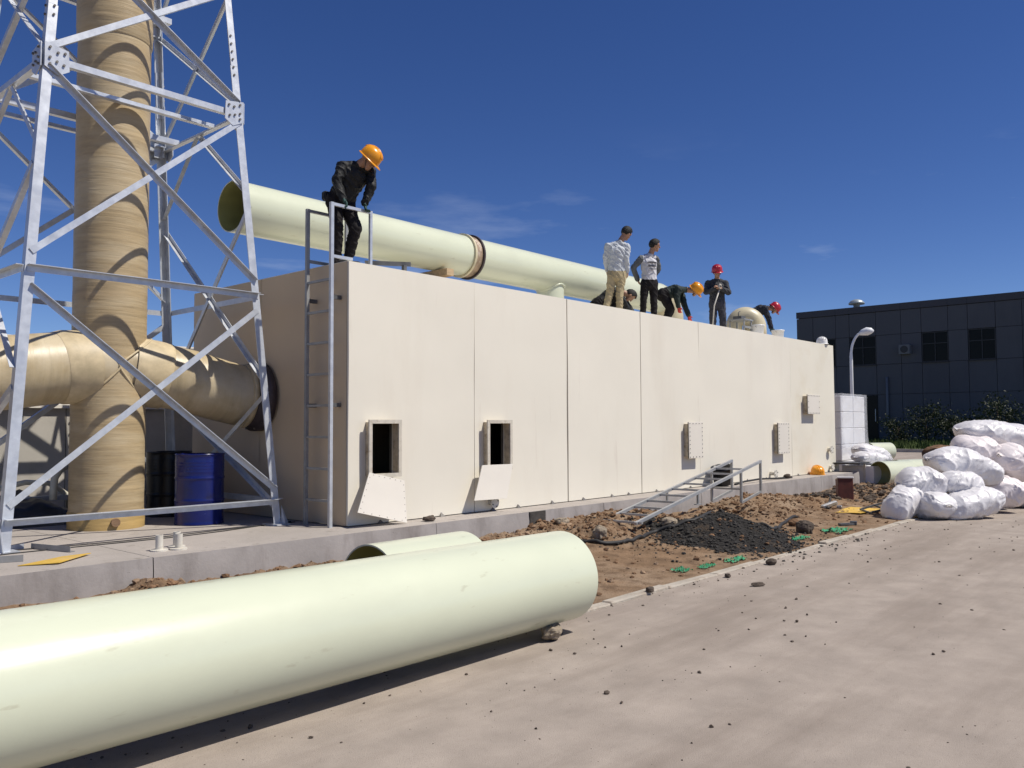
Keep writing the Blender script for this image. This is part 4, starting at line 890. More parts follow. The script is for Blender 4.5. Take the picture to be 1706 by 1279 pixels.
# ------------------------------------------------------------------ sacks
def sack(c, size, yaw, pitch, roll, label, seed, mm='sack', group='white sacks piled beside the road', flat=.55):
    """pillow-shaped woven sack with gathered mouth; size = half length, half width, half height"""
    nu, nv = 84, 64; vs = []
    M = Matrix.Rotation(yaw, 3, 'Z') @ Matrix.Rotation(pitch, 3, 'Y') @ Matrix.Rotation(roll, 3, 'X'); o_ = V((seed*5.3, seed*2.1, seed*.7))
    for i in range(nu+1):
        u = -1+2*i/nu; au = abs(u); ph = max(0., 1-au**2.6)**.58; pw = max(0., 1-au**5)**.5
        if u < 0: pw = .22+.78*pw; ph = max(ph, .05)          # sewn end, flat like a pillow
        elif u > .86: f = (u-.86)/.14; n_ = .17+.20*f*f; pw = pw*(1-f)**.5+n_*f**.5 if f < 1 else n_; ph = max(ph*(1-f)**.5+n_*.8*f**.5, .12)
        for j in range(nv):
            a = 2*math.pi*j/nv; ca, sa = math.cos(a), math.sin(a); ca = math.copysign(abs(ca)**.80, ca); sa = math.copysign(abs(sa)**.9, sa)
            p = V((u*size[0], ca*size[1]*pw, sa*size[2]*ph)); q = p*2.0+o_; wv = noise.noise(q*1.5)
            k = 1+.13*noise.noise(q*1.2)+.06*wv
            gat = (1-2*abs(noise.noise(V((a*3.2+seed, u*.8, seed*2)))))*.11*au**3                     # gathers near the ends
            c1 = 1-abs(noise.noise(V((q.x*1.5+q.y*1.9, q.z*2.2-q.x*.9, wv*1.3)))*2.4); c2_ = 1-abs(noise.noise(V((q.x*3.6-q.z*2.8, q.y*3.4, wv*2+4)))*2.2)
            cr = .085*max(0, c1)**3+.050*max(0, c2_)**3-.03                                                      # sharp folds
            e = k+gat+cr; p = V((p.x*(1+.05*noise.noise(q*.9)), p.y*e, p.z*e)); p.z += .16*size[2]*noise.noise(V((u*1.3+seed, ca, 1)))
            p.z -= .10*size[2]*u*u; vs.append(M @ p+V(c))
    fs = [(i*nv+j, (i+1)*nv+j, (i+1)*nv+(j+1) % nv, i*nv+(j+1) % nv) for i in range(nu) for j in range(nv)]+[tuple(range(nv))[::-1], tuple(nu*nv+j for j in range(nv))]
    lo = min(v.z for v in vs); t = thing('sack', (c[0], c[1], max(0, lo)), label, 'sack', group)
    m = MB(); m.add(vs, fs, True); m.build('bag', mm, t)
    tv = M @ V((size[0]*.86, 0, 0))+V(c); 
    m = MB(); d = (M @ V((1, 0, 0))); m.tube([tv-d*.012, tv+d*.012], size[1]*.30, 14, False); m.build('tie', 'tie', t)
SK = [
 ((8.95, -3.62, .27), (.40, .24, .25), R(-20), R(-35), .3, 'white sack slumped on the dirt end of the pile', 1, 'sack'),
 ((9.22, -4.02, .23), (.34, .27, .23), R(60), R(10), .1, 'plump white sack at the pile foot between two others', 2, 'sack'),
 ((9.72, -4.48, .26), (.60, .27, .25), R(-38), R(-12), .2, 'long white sack at the pile foot reaching onto the road', 3, 'sack'),
 ((9.42, -3.80, .60), (.42, .28, .25), R(-48), R(0), .2, 'white sack lying upon the slumped corner sack', 4, 'sack'),
 ((9.88, -4.27, .55), (.40, .28, .24), R(-45), R(8), -.2, 'rounded white sack in the second row of the pile', 5, 'sack'),
 ((10.55, -4.18, .86), (.68, .34, .29), R(-44), R(12), .1, 'big long white sack sloping across the pile', 6, 'sack'),
 ((11.45, -4.22, 1.14), (.45, .30, .24), R(-40), R(5), .3, 'pinkish crumpled sack under the topmost white sack', 7, 'sack_pink'),
 ((12.15, -4.45, 1.40), (.85, .36, .25), R(-46), R(9), .1, 'topmost long white sack on the pile', 8, 'sack'),
 ((11.75, -4.72, .88), (.42, .30, .30), R(-20), R(25), .4, 'crumpled pinkish sack bulging from the road side of the pile', 9, 'sack_pink'),
 ((11.1, -4.66, .38), (.40, .30, .28), R(-55), R(-10), .3, 'pinkish sack low on the road side of the pile', 10, 'sack_pink'),
 ((10.75, -3.55, .52), (.48, .30, .30), R(-40), R(0), 0, 'white sack behind the front row of the pile', 11, 'sack'),
 ((11.6, -3.95, .50), (.55, .38, .45), R(-40), R(0), 0, 'white sack buried in the middle of the pile', 12, 'sack'),
 ((12.9, -4.85, .90), (.55, .34, .30), R(-30), R(6), 0, 'white sack under the overhang of the topmost sack', 13, 'sack'),
 ((12.5, -4.9, .32), (.55, .36, .30), R(-60), R(0), 0, 'white sack at the road side foot of the pile', 14, 'sack'),
 ((16.75, -.42, .72), (.48, .28, .17), R(-30), R(4), 0, 'white sack lying on the black tray', 15, 'sack'),
 ((17.75, -.15, .80), (.60, .30, .22), R(-30), R(16), 0, 'white sack leaning on the wrapped cartons', 16, 'sack'),
]
for a in SK: sack(*a)
m = MB(); m.box((16.9, -.38, .27), (1.9, .8, .54)); tag(m.build('carton', 'carton_white', loc=(16.9, -.38, 0)), 'white carton beneath the sacks at the tank end', 'carton')

# ------------------------------------------------------------------ film-wrapped cartons
wc = thing('wrapped_cartons', (18.2, 1.15, 0), 'tall stack of white cartons wrapped in clear plastic film', 'cartons')
for k in range(5):
    for i in range(2):
        m = MB(); m.box((17.32+.46+i*.93, 1.15, .14+.455*(k+.5)), (.915, 1.25, .445), Matrix.Rotation(random.uniform(-.012, .012), 3, 'Z'), .015); m.build('carton', 'carton_white', wc)
m = MB(); m.box((18.25, 1.15, .07), (1.9, 1.25, .13)); m.build('pallet', 'wood_dark', wc)
m = MB(); vs = []; nP_ = 72; rows = 24
for j in range(rows+1):
    h = j/rows; z = .95+1.52*h
    for i in range(nP_):
        a = i/nP_*4; sd_i = int(a); f = a-sd_i; cs = [(17.27, .48), (19.25, .48), (19.25, 1.82), (17.27, 1.82)]; p, q = cs[sd_i], cs[(sd_i+1) % 4]
        x, y = p[0]+(q[0]-p[0])*f, p[1]+(q[1]-p[1])*f; bul = .05*noise.noise(V((i*.35, z*2.2, 3)))+.05*(1-h)**4*(1+noise.noise(V((i*.4, 2, 1))))+.02
        nx2, ny2 = ((0, -1), (1, 0), (0, 1), (-1, 0))[sd_i]; x += nx2*bul; y += ny2*bul
        if h > .96: x = 18.26+(x-18.26)*.985; y = 1.15+(y-1.15)*.985
        vs.append((x, y, z+.05*noise.noise(V((i*.25, 1, 5)))*(1-h)))
fs = [(j*nP_+i, j*nP_+(i+1) % nP_, (j+1)*nP_+(i+1) % nP_, (j+1)*nP_+i) for j in range(rows) for i in range(nP_)]
m.add(vs, fs, True); m.add([(17.25, .46, 2.475), (19.27, .46, 2.455), (19.27, 1.84, 2.47), (17.25, 1.84, 2.475)], [(0, 1, 2, 3)]); m.build('plastic_film', 'film', wc)

# pipe lengths and dark things on the yard behind the sacks
for i, (a, b, lb) in enumerate((((15.95, -.92, .335), (17.0, -1.28, .335), 'short pale pipe length open toward the tank at the pad end'), ((17.15, -.95, .335), (18.3, -1.5, .335), 'second pale pipe length lying behind the first at the pad end'))):
    t = thing('pipe_length', (a[0], a[1], 0), lb, 'pipe'); m = MB(); m.pipe(a, b, .335, .322, 56, 1); m.build('pipe_wall', ['frp', 'frp_inside_shade'], t)
t = thing('pipe_length', (19.6, .35, .3), 'small pale pipe length beside the wrapped cartons', 'pipe'); m = MB(); m.pipe((19.35, .5, .8), (20.1, .15, .8), .26, .25, 40, 1); m.build('pipe_wall', ['frp', 'frp_inside_shade'], t); m = MB(); m.box((19.75, .35, .27), (.6, .5, .54)); m.build('support_block', 'wood_dark', t)
net((22.5, -1.6), (1.0, .7), 'heap of green netting behind the pile of sacks', 8., .5)
m = MB(); m.box((20.3, -2.6, .25), (2.2, 1.1, .06), Matrix.Rotation(-.3, 3, 'Z') @ Matrix.Rotation(R(-14), 3, 'X')); m.box((20.3, -2.6, .10), (1.6, .7, .2), Matrix.Rotation(-.3, 3, 'Z')); tag(m.build('dark_board', 'black_plastic', loc=(20.3, -2.6, 0)), 'dark board propped flat behind the pile of sacks', 'board')
rock('earth_heap', (30., 1.4, 0), (.9, .6, .35), 'clod', 'small brown earth heap on the yard before the grass', 'earth heap', seed=21)

# ------------------------------------------------------------------ far factory building, lamp, planting
BX = 63.3
fb = thing('factory_building', (BX+6, 0, 0), 'dark grey panelled two-storey factory building in shade beyond the yard', 'building')
YE = [21.3, 19.9, 18.0, 16.9, 14.8, 12.9, 11.4, 9.5, 8.15, 6.3, 4.6, 2.7, 1.2, -.7, -2.2, -4.1, -6, -8, -10, -12]
ZE = [0, 1.75, 3.95, 6.33, 8.66, 10.55]
WIN = {(1, 3), (3, 3), (6, 3), (8, 3), (11, 3), (13, 3), (15, 3)}; DOOR = (3, 1)
m = MB(); m.box((BX+7.2, 4.6, 5.4), (14, 33.2, 10.8)); m.build('body', 'bldg_joint', fb)
for i in range(len(YE)-1):
    for j in range(len(ZE)-1):
        y1, y0, z0, z1 = YE[i], YE[i+1], ZE[j], ZE[j+1]
        if (i, j) in WIN:
            m = MB(); m.box((BX+.12, (y0+y1)/2, (z0+z1)/2), (.05, y1-y0-.05, z1-z0-.05)); w_ = m.build('window', 'window_glass', fb)
            m = MB()
            for q in (0, .5, 1): m.box((BX+.06, y0+.05+(y1-y0-.1)*q, (z0+z1)/2), (.06, .06, z1-z0-.1))
            for q in (0, .62, 1): m.box((BX+.058, (y0+y1)/2, z0+.05+(z1-z0-.1)*q), (.05, y1-y0-.1, .06))
            m.build('frame', 'bldg_trim', w_)
            if i in (6, 8):
                m = MB()
                for q in range(7): m.box((BX+.09, (y0+y1)/2, z1-.2-q*.22), (.02, y1-y0-.16, .10))
                m.build('blind', 'window_glass', w_)
            m = MB(); m.box((BX-.02, (y0+y1)/2, z0-.03), (.18, y1-y0+.1, .06)); m.build('sill', 'bldg_trim', w_)
            continue
        dx = random.uniform(-.008, .008); m = MB(); m.box((BX+.05+dx, (y0+y1)/2, (z0+z1)/2), (.12, y1-y0-.03, z1-z0-.03)); m.build('facade_panel', 'bldg_panel', fb)
for i in range(len(YE)-1): m = MB(); m.box((BX+.02, (YE[i]+YE[i+1])/2, 10.84), (.2, YE[i]-YE[i+1]-.01, .52)); m.build('parapet', 'bldg_band', fb)
m = MB(); m.box((BX-.06, 15.2, 1.95), (.06, .85, 3.9)); d_ = m.build('door', 'window_glass', fb)
m = MB(); m.box((BX-.10, 14.95, 2.3), (.03, .05, 1.0)); m.build('handle', 'pvc', d_)
m = MB(); m.box((BX-.25, 12.55, 7.4), (.5, .8, .72)); a_ = m.build('air_unit', 'bldg_pipe', fb)
m = MB(); m.tube([(BX-.51, 12.55, 7.4), (BX-.53, 12.55, 7.4)], .28, 20); m.build('fan_grille', 'bldg_trim', a_)
m = MB(); m.tube([(BX-.15, 14.0, 0), (BX-.15, 14.0, 5.3)], .10, 10); m.build('downpipe', 'bldg_pipe', fb)
m = MB(); m.lathe([(.25, 10.8), (.25, 11.5), (.62, 11.42), (.62, 11.54), (.45, 11.72), (.2, 11.82), (0, 11.84)], (BX+.7, 16.5, 0), 24); m.build('roof_ventilator', 'vent_metal', fb)
lm = thing('street_lamp', (25, 2.98, 0), 'white street lamp with curved arm beyond the tank', 'street lamp')
m = MB(); pts = [(25, 2.98, 0), (25, 2.98, 4.1)]+[(25+.12*(1-math.cos(a)), 2.98-.40*(1-math.cos(a)), 4.1+.85*math.sin(a)) for a in np.linspace(.15, 1.35, 8)]
m.tube(pts, [.075, .055]+[.045]*8, 12); m.build('pole', 'lamp_white', lm)
m = MB(); e = V(pts[-1]); m.tube([e+V((-.02, .03, -.03)), e+V((.03, -.06, .02)), e+V((.08, -.22, .06)), e+V((.12, -.36, .07)), e+V((.14, -.44, .06))], [.05, .11, .15, .11, .03], 16); m.build('lamp_head', 'lamp_white', lm)
# verge with grass and kerb
m = MB(); m.box((54, 12, .06), (18.2, 70, .20)); tag(m.build('grass_verge', 'grass'), kind='structure')
m = MB(); m.box((44.75, 12, .05), (.2, 70, .26)); tag(m.build('verge_kerb', 'kerb'), kind='structure')
nb = 9000; bx = RNG.uniform(45, 62.9, nb); by = RNG.uniform(0, 24, nb); hh = RNG.uniform(.12, .5, nb); aa = RNG.uniform(0, 3.14, nb); w2 = RNG.uniform(.02, .06, nb); lx = RNG.uniform(-.15, .15, nb)
T = np.stack([np.stack([bx-np.cos(aa)*w2, by-np.sin(aa)*w2, np.full(nb, .15)], 1), np.stack([bx+np.cos(aa)*w2, by+np.sin(aa)*w2, np.full(nb, .15)], 1), np.stack([bx+lx, by+lx, .15+hh], 1)], 1)
np_mesh('verge_grass', T.reshape(-1, 3), np.arange(nb*3).reshape(-1, 3), 'grass', kind='stuff', smooth=False)['label'] = 'rough grass on the verge before the building'
def shrub(c, r, h, n, label, sd_, name='shrub', trunk=.35):
    rg = np.random.default_rng(sd_); t = thing(name, c, label, 'shrub', 'shrubs before the factory wall'); m = MB()
    m.tube([V(c), V(c)+V((.05, .03, h*.35)), V(c)+V((-.05, .06, h*.7))], [.06, .045, .02], 7)
    br = []
    for k in range(9):
        a = k*2.4; z0 = h*(.2+.5*rg.random()); e = V(c)+V((math.cos(a)*r*.75*rg.uniform(.5, 1), math.sin(a)*r*.75*rg.uniform(.5, 1), z0+h*.35*rg.random())); br.append(e); m.tube([V(c)+V((0, 0, z0*.7)), e], [.025, .008], 5)
    m.build('trunk', 'bark', t)
    P = []
    for k in range(n):
        b = br[rg.integers(len(br))]; o = rg.normal(0, 1, 3)*np.array([r*.26, r*.26, h*.13]); P.append((b.x+o[0], b.y+o[1], max(c[2]+h*.12, b.z+o[2])))
    P = np.array(P); nrm = rg.normal(0, 1, (n, 3)); nrm /= np.linalg.norm(nrm, axis=1)[:, None]; tg = np.cross(nrm, rg.normal(0, 1, (n, 3))); tg /= np.linalg.norm(tg, axis=1)[:, None]; bt = np.cross(nrm, tg); s_ = rg.uniform(.05, .13, n)[:, None]
    Q = np.stack([P-tg*s_, P-bt*s_*.45, P+tg*s_, P+bt*s_*.45], 1); np_mesh('crown', Q.reshape(-1, 3), np.arange(n*4).reshape(-1, 4), 'leaf', t, smooth=False)
shrub((56.5, 9.3, .16), 1.3, 2.6, 1500, 'tall loose shrub on the verge before the factory wall', 1)
shrub((57.5, 7.6, .16), 1.5, 2.2, 1500, 'broad dark shrub on the verge beside the sacks', 2)
shrub((57.0, 11.3, .16), 1.1, 1.7, 900, 'low shrub on the verge left of the tall loose one', 3)
shrub((58.0, 5.2, .16), 1.5, 2.9, 1500, 'high dark shrub on the verge behind the sack pile', 4)

# ------------------------------------------------------------------ people
def ecaps(shapes, p0, p1, r0, r1, tagi, side=None):
    """elliptic cone capsule: r = radius or (wide, deep); side = direction of the wide radius"""
    r0 = r0 if isinstance(r0, tuple) else (r0, r0); r1 = r1 if isinstance(r1, tuple) else (r1, r1)
    shapes.append((V(p0), V(p1), r0, r1, tagi, side))
def caps_mesh(m, p0, p1, r0, r1, side, n=14):
    d = p1-p0; L = d.length
    d = d.normalized() if L > 1e-6 else V((0, 0, 1))
    if side is None: a, b = ortho(d)
    else: a = (V(side)-d*V(side).dot(d)).normalized(); b = d.cross(a)
    rows = []; q0 = (r0[0]+r0[1])/2; q1 = (r1[0]+r1[1])/2
    for t in (-1, -.92, -.7, -.38): c = math.sqrt(max(0, 1-t*t)); rows.append((p0+d*t*min(r0), r0[0]*c, r0[1]*c))
    for k in range(4): f = k/3; rows.append((p0.lerp(p1, f), r0[0]+(r1[0]-r0[0])*f, r0[1]+(r1[1]-r0[1])*f))
    for t in (.38, .7, .92, 1): c = math.sqrt(max(0, 1-t*t)); rows.append((p1+d*t*min(r1), r1[0]*c, r1[1]*c))
    vs = []; fs = []
    for (p, ra, rb_) in rows[1:-1]:
        for j in range(n): an = 2*math.pi*j/n; vs.append(p+a*math.cos(an)*ra+b*math.sin(an)*rb_)
    k = len(rows)-2; vs += [rows[0][0], rows[-1][0]]
    for i in range(k-1):
        for j in range(n): fs.append((i*n+j, i*n+(j+1) % n, (i+1)*n+(j+1) % n, (i+1)*n+j))
    for j in range(n): fs.append((k*n, (j+1) % n, j)); fs.append((k*n+1, (k-1)*n+j, (k-1)*n+(j+1) % n))
    m.add(vs, fs, True)
def hand(sh, wr, d, n, th, tg, curl=.6, sc=1.):
    """palm, four unequal bent fingers and a thumb; d along hand, n palm normal (fingers curl to n), th side of the thumb"""
    d = d.normalized(); n = (n-d*n.dot(d)).normalized(); s_ = d.cross(n); s_ = s_ if s_.dot(th) > 0 else -s_
    pc = wr+d*.045*sc; ecaps(sh, wr, wr+d*.075*sc, (.032*sc, .02*sc), (.040*sc, .018*sc), tg, s_)
    for k, (o, l) in enumerate(((.030, .070), (.010, .080), (-.011, .074), (-.031, .058))):
        b = wr+d*.085*sc+s_*o*sc; d1 = (d*math.cos(curl*.6)+n*math.sin(curl*.6)); d2 = (d*math.cos(curl*1.7)+n*math.sin(curl*1.7))
        e = b+d1*l*.5*sc; ecaps(sh, b, e, .0105*sc, .0095*sc, tg); ecaps(sh, e, e+d2*l*.5*sc, .0095*sc, .008*sc, tg)
    b = wr+d*.025*sc+s_*.028*sc; e = b+(d*.6+s_*.7+n*.25)*.042*sc; ecaps(sh, b, e, .014*sc, .0115*sc, tg); ecaps(sh, e, e+(d*.85+n*.45)*.032*sc, .0115*sc, .009*sc, tg)
MTOP, MPANT, MSKIN, MSHOE, MHAND, MSLV = range(6)
def person(J, fw, look, mats, label, hat=None, hair=False, bulk=1., seed=0, base=None, hand_n=None, toes=None, vox=.0095, curl=.7):
    J = {k: V((x, y, z+ZT)) for k, (x, y, z) in J.items()}; fw = V(fw).normalized(); look = V(look).normalized(); up = V((0, 0, 1)); sh = []
    root = thing('person', (*(base or ((J['anR'].x+J['anL'].x)/2, (J['anR'].y+J['anL'].y)/2)), ZT), label, 'person', None)
    hipc = (J['hipR']+J['hipL'])/2; shc = (J['shR']+J['shL'])/2; sax = (J['shL']-J['shR']).normalized(); hax = (J['hipL']-J['hipR']).normalized()
    spine = (shc-hipc); waist = hipc.lerp(shc, .38)-fw*.0; b_ = bulk
    # pull shoulder joints to a human width
    sw = .172*b_; shc = shc-spine.normalized()*.035; J['shR'] = shc-sax*sw; J['shL'] = shc+sax*sw; J['hipR'] = hipc-hax*.085; J['hipL'] = hipc+hax*.085
    ecaps(sh, hipc+spine.normalized()*.02, waist, (.160*b_, .112*b_), (.150*b_, .108*b_), MTOP, hax)
    ecaps(sh, hipc-spine.normalized()*.03, hipc+spine.normalized()*.04, (.158*b_, .115*b_), (.158*b_, .115*b_), MPANT, hax)
    ecaps(sh, waist, shc-spine.normalized()*.09, (.150*b_, .108*b_), (.178*b_, .118*b_), MTOP, sax)
    tn = shc.lerp(J['neck'], .55); ecaps(sh, J['shR']+sax*.02, tn-sax*.02, .058*b_, .052, MTOP); ecaps(sh, J['shL']-sax*.02, tn+sax*.02, .058*b_, .052, MTOP)
    ecaps(sh, shc-spine.normalized()*.05, shc+spine.normalized()*.03, (.12, .085), (.075, .07), MTOP, sax)
    nk = shc.lerp(J['neck'], .8); ecaps(sh, shc, nk, .066, .060, MTOP); hd = J['head']-(J['head']-J['neck']).normalized()*.012
    ecaps(sh, nk, hd-look*.01, .060, .057, MSKIN)
    hup = (hd-nk).normalized(); hup = (hup+up*.15).normalized(); hup = (hup-look*hup.dot(look)*.85).normalized(); hs = hup.cross(look).normalized(); H = 1.1
    def hp(u, l, s_=0.): return hd+hup*u*H+look*l*H+hs*s_*H
    ecaps(sh, hp(.035, -.015), hp(.035, .015), (.077*H, .088*H), (.076*H, .086*H), MSKIN, hs)      # skull
    ecaps(sh, hp(-.02, .035), hp(-.075, .055), (.062*H, .050*H), (.040*H, .030*H), MSKIN, hs)      # face and jaw
    ecaps(sh, hp(.015, .088), hp(-.02, .104), .011, .015, MSKIN)                                   # nose
    ecaps(sh, hp(-.052, .083), hp(-.056, .083), (.026, .010), (.024, .010), MSKIN, hs)             # mouth
    ecaps(sh, hp(.03, .076, -.04), hp(.03, .076, .04), .016, .016, MSKIN)                          # brow
    for s_ in (-1, 1): ecaps(sh, hp(.02, 0, s_*.080), hp(-.022, 0, s_*.082), (.010, .021), (.010, .015), MSKIN, hs)
    for s_, q in ((-1, 'R'), (1, 'L')):
        S_, E_, W_ = J['sh'+q], J['el'+q], J['wr'+q]
        ecaps(sh, S_, E_, .066*b_, .053*b_, MSLV); ecaps(sh, E_, W_, .053*b_, .043*b_, MSLV); ecaps(sh, W_-(W_-E_).normalized()*.02, W_, .044*b_, .044*b_, MSLV)
        d = (W_-E_).normalized(); n = V(hand_n[q]) if hand_n else (fw*.3-sax*(s_)*.9); hand(sh, W_+d*.012, d if not hand_n else (d*.6+V(hand_n[q+'d']))if (q+'d') in hand_n else d, n, fw, MHAND, curl)
        H_, K_, A_ = J['hip'+q], J['kn'+q], J['an'+q]; A_.z = ZT+.10
        ecaps(sh, H_, K_, (.092*b_, .098*b_), .068*b_, MPANT); ecaps(sh, K_, A_, .068*b_, .056*b_, MPANT); ecaps(sh, A_, A_-up*.03, .058*b_, .058*b_, MPANT)
        tf = V(toes[q]).normalized() if toes else fw; f2 = V((tf.x, tf.y, 0)).normalized()
        ecaps(sh, A_+V((0, 0, .0-.045))-f2*.04, V((A_.x, A_.y, ZT+.036))+f2*.15, (.040, .042), (.044, .034), MSHOE, f2.cross(up))
        ecaps(sh, V((A_.x, A_.y, ZT+.022))-f2*.05, V((A_.x, A_.y, ZT+.022))+f2*.155, (.042, .021), (.046, .021), MSHOE, f2.cross(up))
    m = MB()
    for (p0, p1, r0, r1, tg, sd_) in sh: caps_mesh(m, p0, p1, r0, r1, sd_)
    me = bpy.data.meshes.new('body'); me.from_pydata(m.v, [], m.f); tmp = bpy.data.objects.new('tmp', me); COL.objects.link(tmp)
    md = tmp.modifiers.new('r', 'REMESH'); md.mode = 'VOXEL'; md.voxel_size = vox; md.use_smooth_shade = True
    ms = tmp.modifiers.new('s', 'SMOOTH'); ms.factor = .5; ms.iterations = 3
    dg = bpy.context.evaluated_depsgraph_get(); nm = bpy.data.meshes.new_from_object(tmp.evaluated_get(dg)); bpy.data.objects.remove(tmp); bpy.data.meshes.remove(me)
    nV = len(nm.vertices); co = np.empty(nV*3, np.float32); nm.vertices.foreach_get('co', co); co = co.reshape(-1, 3)
    nr = np.empty(nV*3, np.float32); nm.vertices.foreach_get('normal', nr); nr = nr.reshape(-1, 3)
    best = np.full(nV, 1e9); bt = np.zeros(nV, int)
    for (p0, p1, r0, r1, tg, sd_) in sh:
        a, b = np.array(p0), np.array(p1); ab = b-a; L = max(1e-9, ab@ab); t = np.clip((co-a)@ab/L, 0, 1); pr = a+t[:, None]*ab
        rr = (r0[0]+r0[1])/2*(1-t)+(r1[0]+r1[1])/2*t; dd = np.linalg.norm(co-pr, axis=1)
        sc = dd/np.maximum(rr, .012) if tg != MHAND else dd/np.maximum(rr, .012)*.9; w = sc < best; best[w] = sc[w]; bt[w] = tg
    cl = (bt == MTOP) | (bt == MPANT) | (bt == MSLV); ix = np.where(cl)[0]      # cloth folds
    off = np.zeros(nV)
    for i in ix:
        p = co[i]; q = V((p[0]*13+seed, p[1]*13, p[2]*7)); w_ = noise.noise(q*.5+V((seed, 2, 7))); off[i] = .012*max(0, 1-abs(noise.noise(V((q.x*.8+q.z*1.3, q.y*.8-q.z*.9, w_*1.5)))*3))**2+.005*noise.noise(q*1.6+V((4, 0, 1)))
    co = co+nr*off[:, None]; nm.vertices.foreach_set('co', co.astype(np.float32).ravel())
    for k in mats: nm.materials.append(MATS[k])
    fc = np.zeros(len(nm.polygons), np.int32); lv = np.empty(len(nm.loops), np.int32); nm.loops.foreach_get('vertex_index', lv); ls = np.empty(len(nm.polygons), np.int32); nm.polygons.foreach_get('loop_start', ls)
    fc[:] = bt[lv[ls]]; nm.polygons.foreach_set('material_index', fc); nm.polygons.foreach_set('use_smooth', np.ones(len(fc), bool)); nm.update()
    link('body', nm, root)
    if hat:
        m = MB(); helmet_mesh(m, hd+hup*.058, hup, look, 1.0); h_ = m.build('hard_hat', hat, root)
        m = MB(); 
        for s_ in (-1, 1): m.tube([hd+hup*.03+hs*s_*.098, hd-hup*.04+hs*s_*.075+look*.03, hd-hup*.105+look*.035], .005, 5)
        m.build('chin_strap', 'strap', h_)
    if hair:
        m = MB(); vs = []; n = 30; rows = 12; c = hd+hup*.042-look*.004
        for i in range(rows+1):
            th = .02+1.0*i/rows*1.0
            for j in range(n):
                a = 2*math.pi*j/n; ca = math.cos(a); lim = 1.15+.12*noise.noise(V((j*.7, seed, 0))) if ca > .45 else (1.78 if ca > -.2 else 2.25); ph = th*lim
                rr = 1.0+.05*noise.noise(V((j*1.3, i*1.1, seed))); v = look*(math.sin(ph)*ca*.119)+hs*(math.sin(ph)*math.sin(a)*.098)+hup*(math.cos(ph)*.113); vs.append(c+v*rr)
        m.add(vs, [(i*n+j, i*n+(j+1) % n, (i+1)*n+(j+1) % n, (i+1)*n+j) for i in range(rows) for j in range(n)]+[tuple(range(n))[::-1]], True); m.build('hair', 'hair', root)
    for s_ in (-1, 1):
        m = MB(); e = hd+hup*.012+look*.094+hs*s_*.034; m.tube([e-look*.006, e+look*.002], [.010, .006], 8); m.build('eye', 'hair', root)
    return root, hd, hup, hs, sh
RIGHT = V((.667, -.745, 0)); AWAY = V((.745, .667, 0))      # directions along and across the view of the roof
p1 = dict(head=(0.33, 0.02, 1.33), neck=(0.27, 0.12, 1.29), shR=(0.12, 0.20, 1.26), shL=(0.42, 0.13, 1.25), elR=(0.00, 0.24, 1.03), wrR=(0.05, 0.18, 0.81), elL=(0.40, 0.06, 1.01), wrL=(0.35, 0.12, 0.80), hipR=(0.09, 0.41, 0.84), hipL=(0.24, 0.37, 0.82), knR=(0.07, 0.32, 0.49), knL=(0.28, 0.22, 0.48), anR=(0.13, 0.42, 0.10), anL=(0.28, 0.38, 0.12))
person(p1, (.45, -.9, 0), (.42, -.62, -.66), ['cloth_black', 'trouser_black', 'skin', 'shoe', 'glove_dark', 'cloth_black'], 'person in black with orange hard hat leaning on the ladder handrail', hat='helmet_orange', seed=1, bulk=1.1, hand_n={'R': (.1, -.6, -.8), 'Rd': (.05, -.5, -.2), 'L': (.1, -.6, -.8), 'Ld': (.05, -.5, -.2)}, vox=.008)
p2 = dict(head=(7.07, 0.69, 1.63), neck=(6.99, 0.75, 1.50), shL=(6.87, 0.89, 1.41), shR=(7.02, 0.72, 1.40), elL=(6.83, 1.0, 1.16), wrL=(6.92, 1.04, 0.95), elR=(7.02, 0.66, 1.15), wrR=(7.10, 0.70, 0.91), hipL=(6.90, 0.90, 0.84), hipR=(7.01, 0.78, 0.84), knL=(6.88, 0.95, 0.50), knR=(7.00, 0.81, 0.50), anL=(6.82, 1.03, 0.10), anR=(7.01, 0.83, 0.10))
person(p2, (.95, .25, 0), (.92, -.1, -.38), ['shirt_pale', 'khaki', 'skin', 'shoe', 'skin', 'shirt_pale'], 'bareheaded person in pale grey shirt and khaki trousers seen from behind', hair=True, seed=2, bulk=1.04)
p3 = dict(head=(8.31, 0.84, 1.61), neck=(8.29, 0.91, 1.47), shR=(8.10, 1.04, 1.38), shL=(8.41, 0.87, 1.39), elR=(8.06, 1.20, 1.16), wrR=(8.22, 1.20, 0.95), elL=(8.55, .9, 1.17), wrL=(8.50, 1.06, 0.97), hipR=(8.19, 1.02, 0.85), hipL=(8.37, 0.90, 0.86), knR=(8.18, 1.04, 0.50), knL=(8.38, 0.92, 0.50), anR=(8.22, 1.09, 0.10), anL=(8.40, 0.93, 0.10))
r3 = person(p3, (-.42, -.9, 0), (.72, -.68, -.05), ['sweater_pale', 'trouser_black', 'skin', 'shoe', 'skin', 'sweater_grey'], 'bareheaded person in pale grey sweater and black trousers facing the road', hair=True, seed=3)
p4 = dict(head=(9.36, 0.53, 0.77), neck=(9.30, 0.64, 0.80), shR=(9.08, 0.72, 0.80), shL=(9.34, 0.84, 0.82), elR=(8.97, 0.74, 0.60), wrR=(9.00, 0.72, 0.43), elL=(9.33, 0.78, 0.54), wrL=(9.36, 0.70, 0.28), hipR=(8.88, 1.01, 0.70), hipL=(9.05, 1.09, 0.72), knR=(8.97, 0.90, 0.40), knL=(9.14, .98, 0.40), anR=(8.93, 1.02, 0.1), anL=(9.10, 1.10, 0.1))
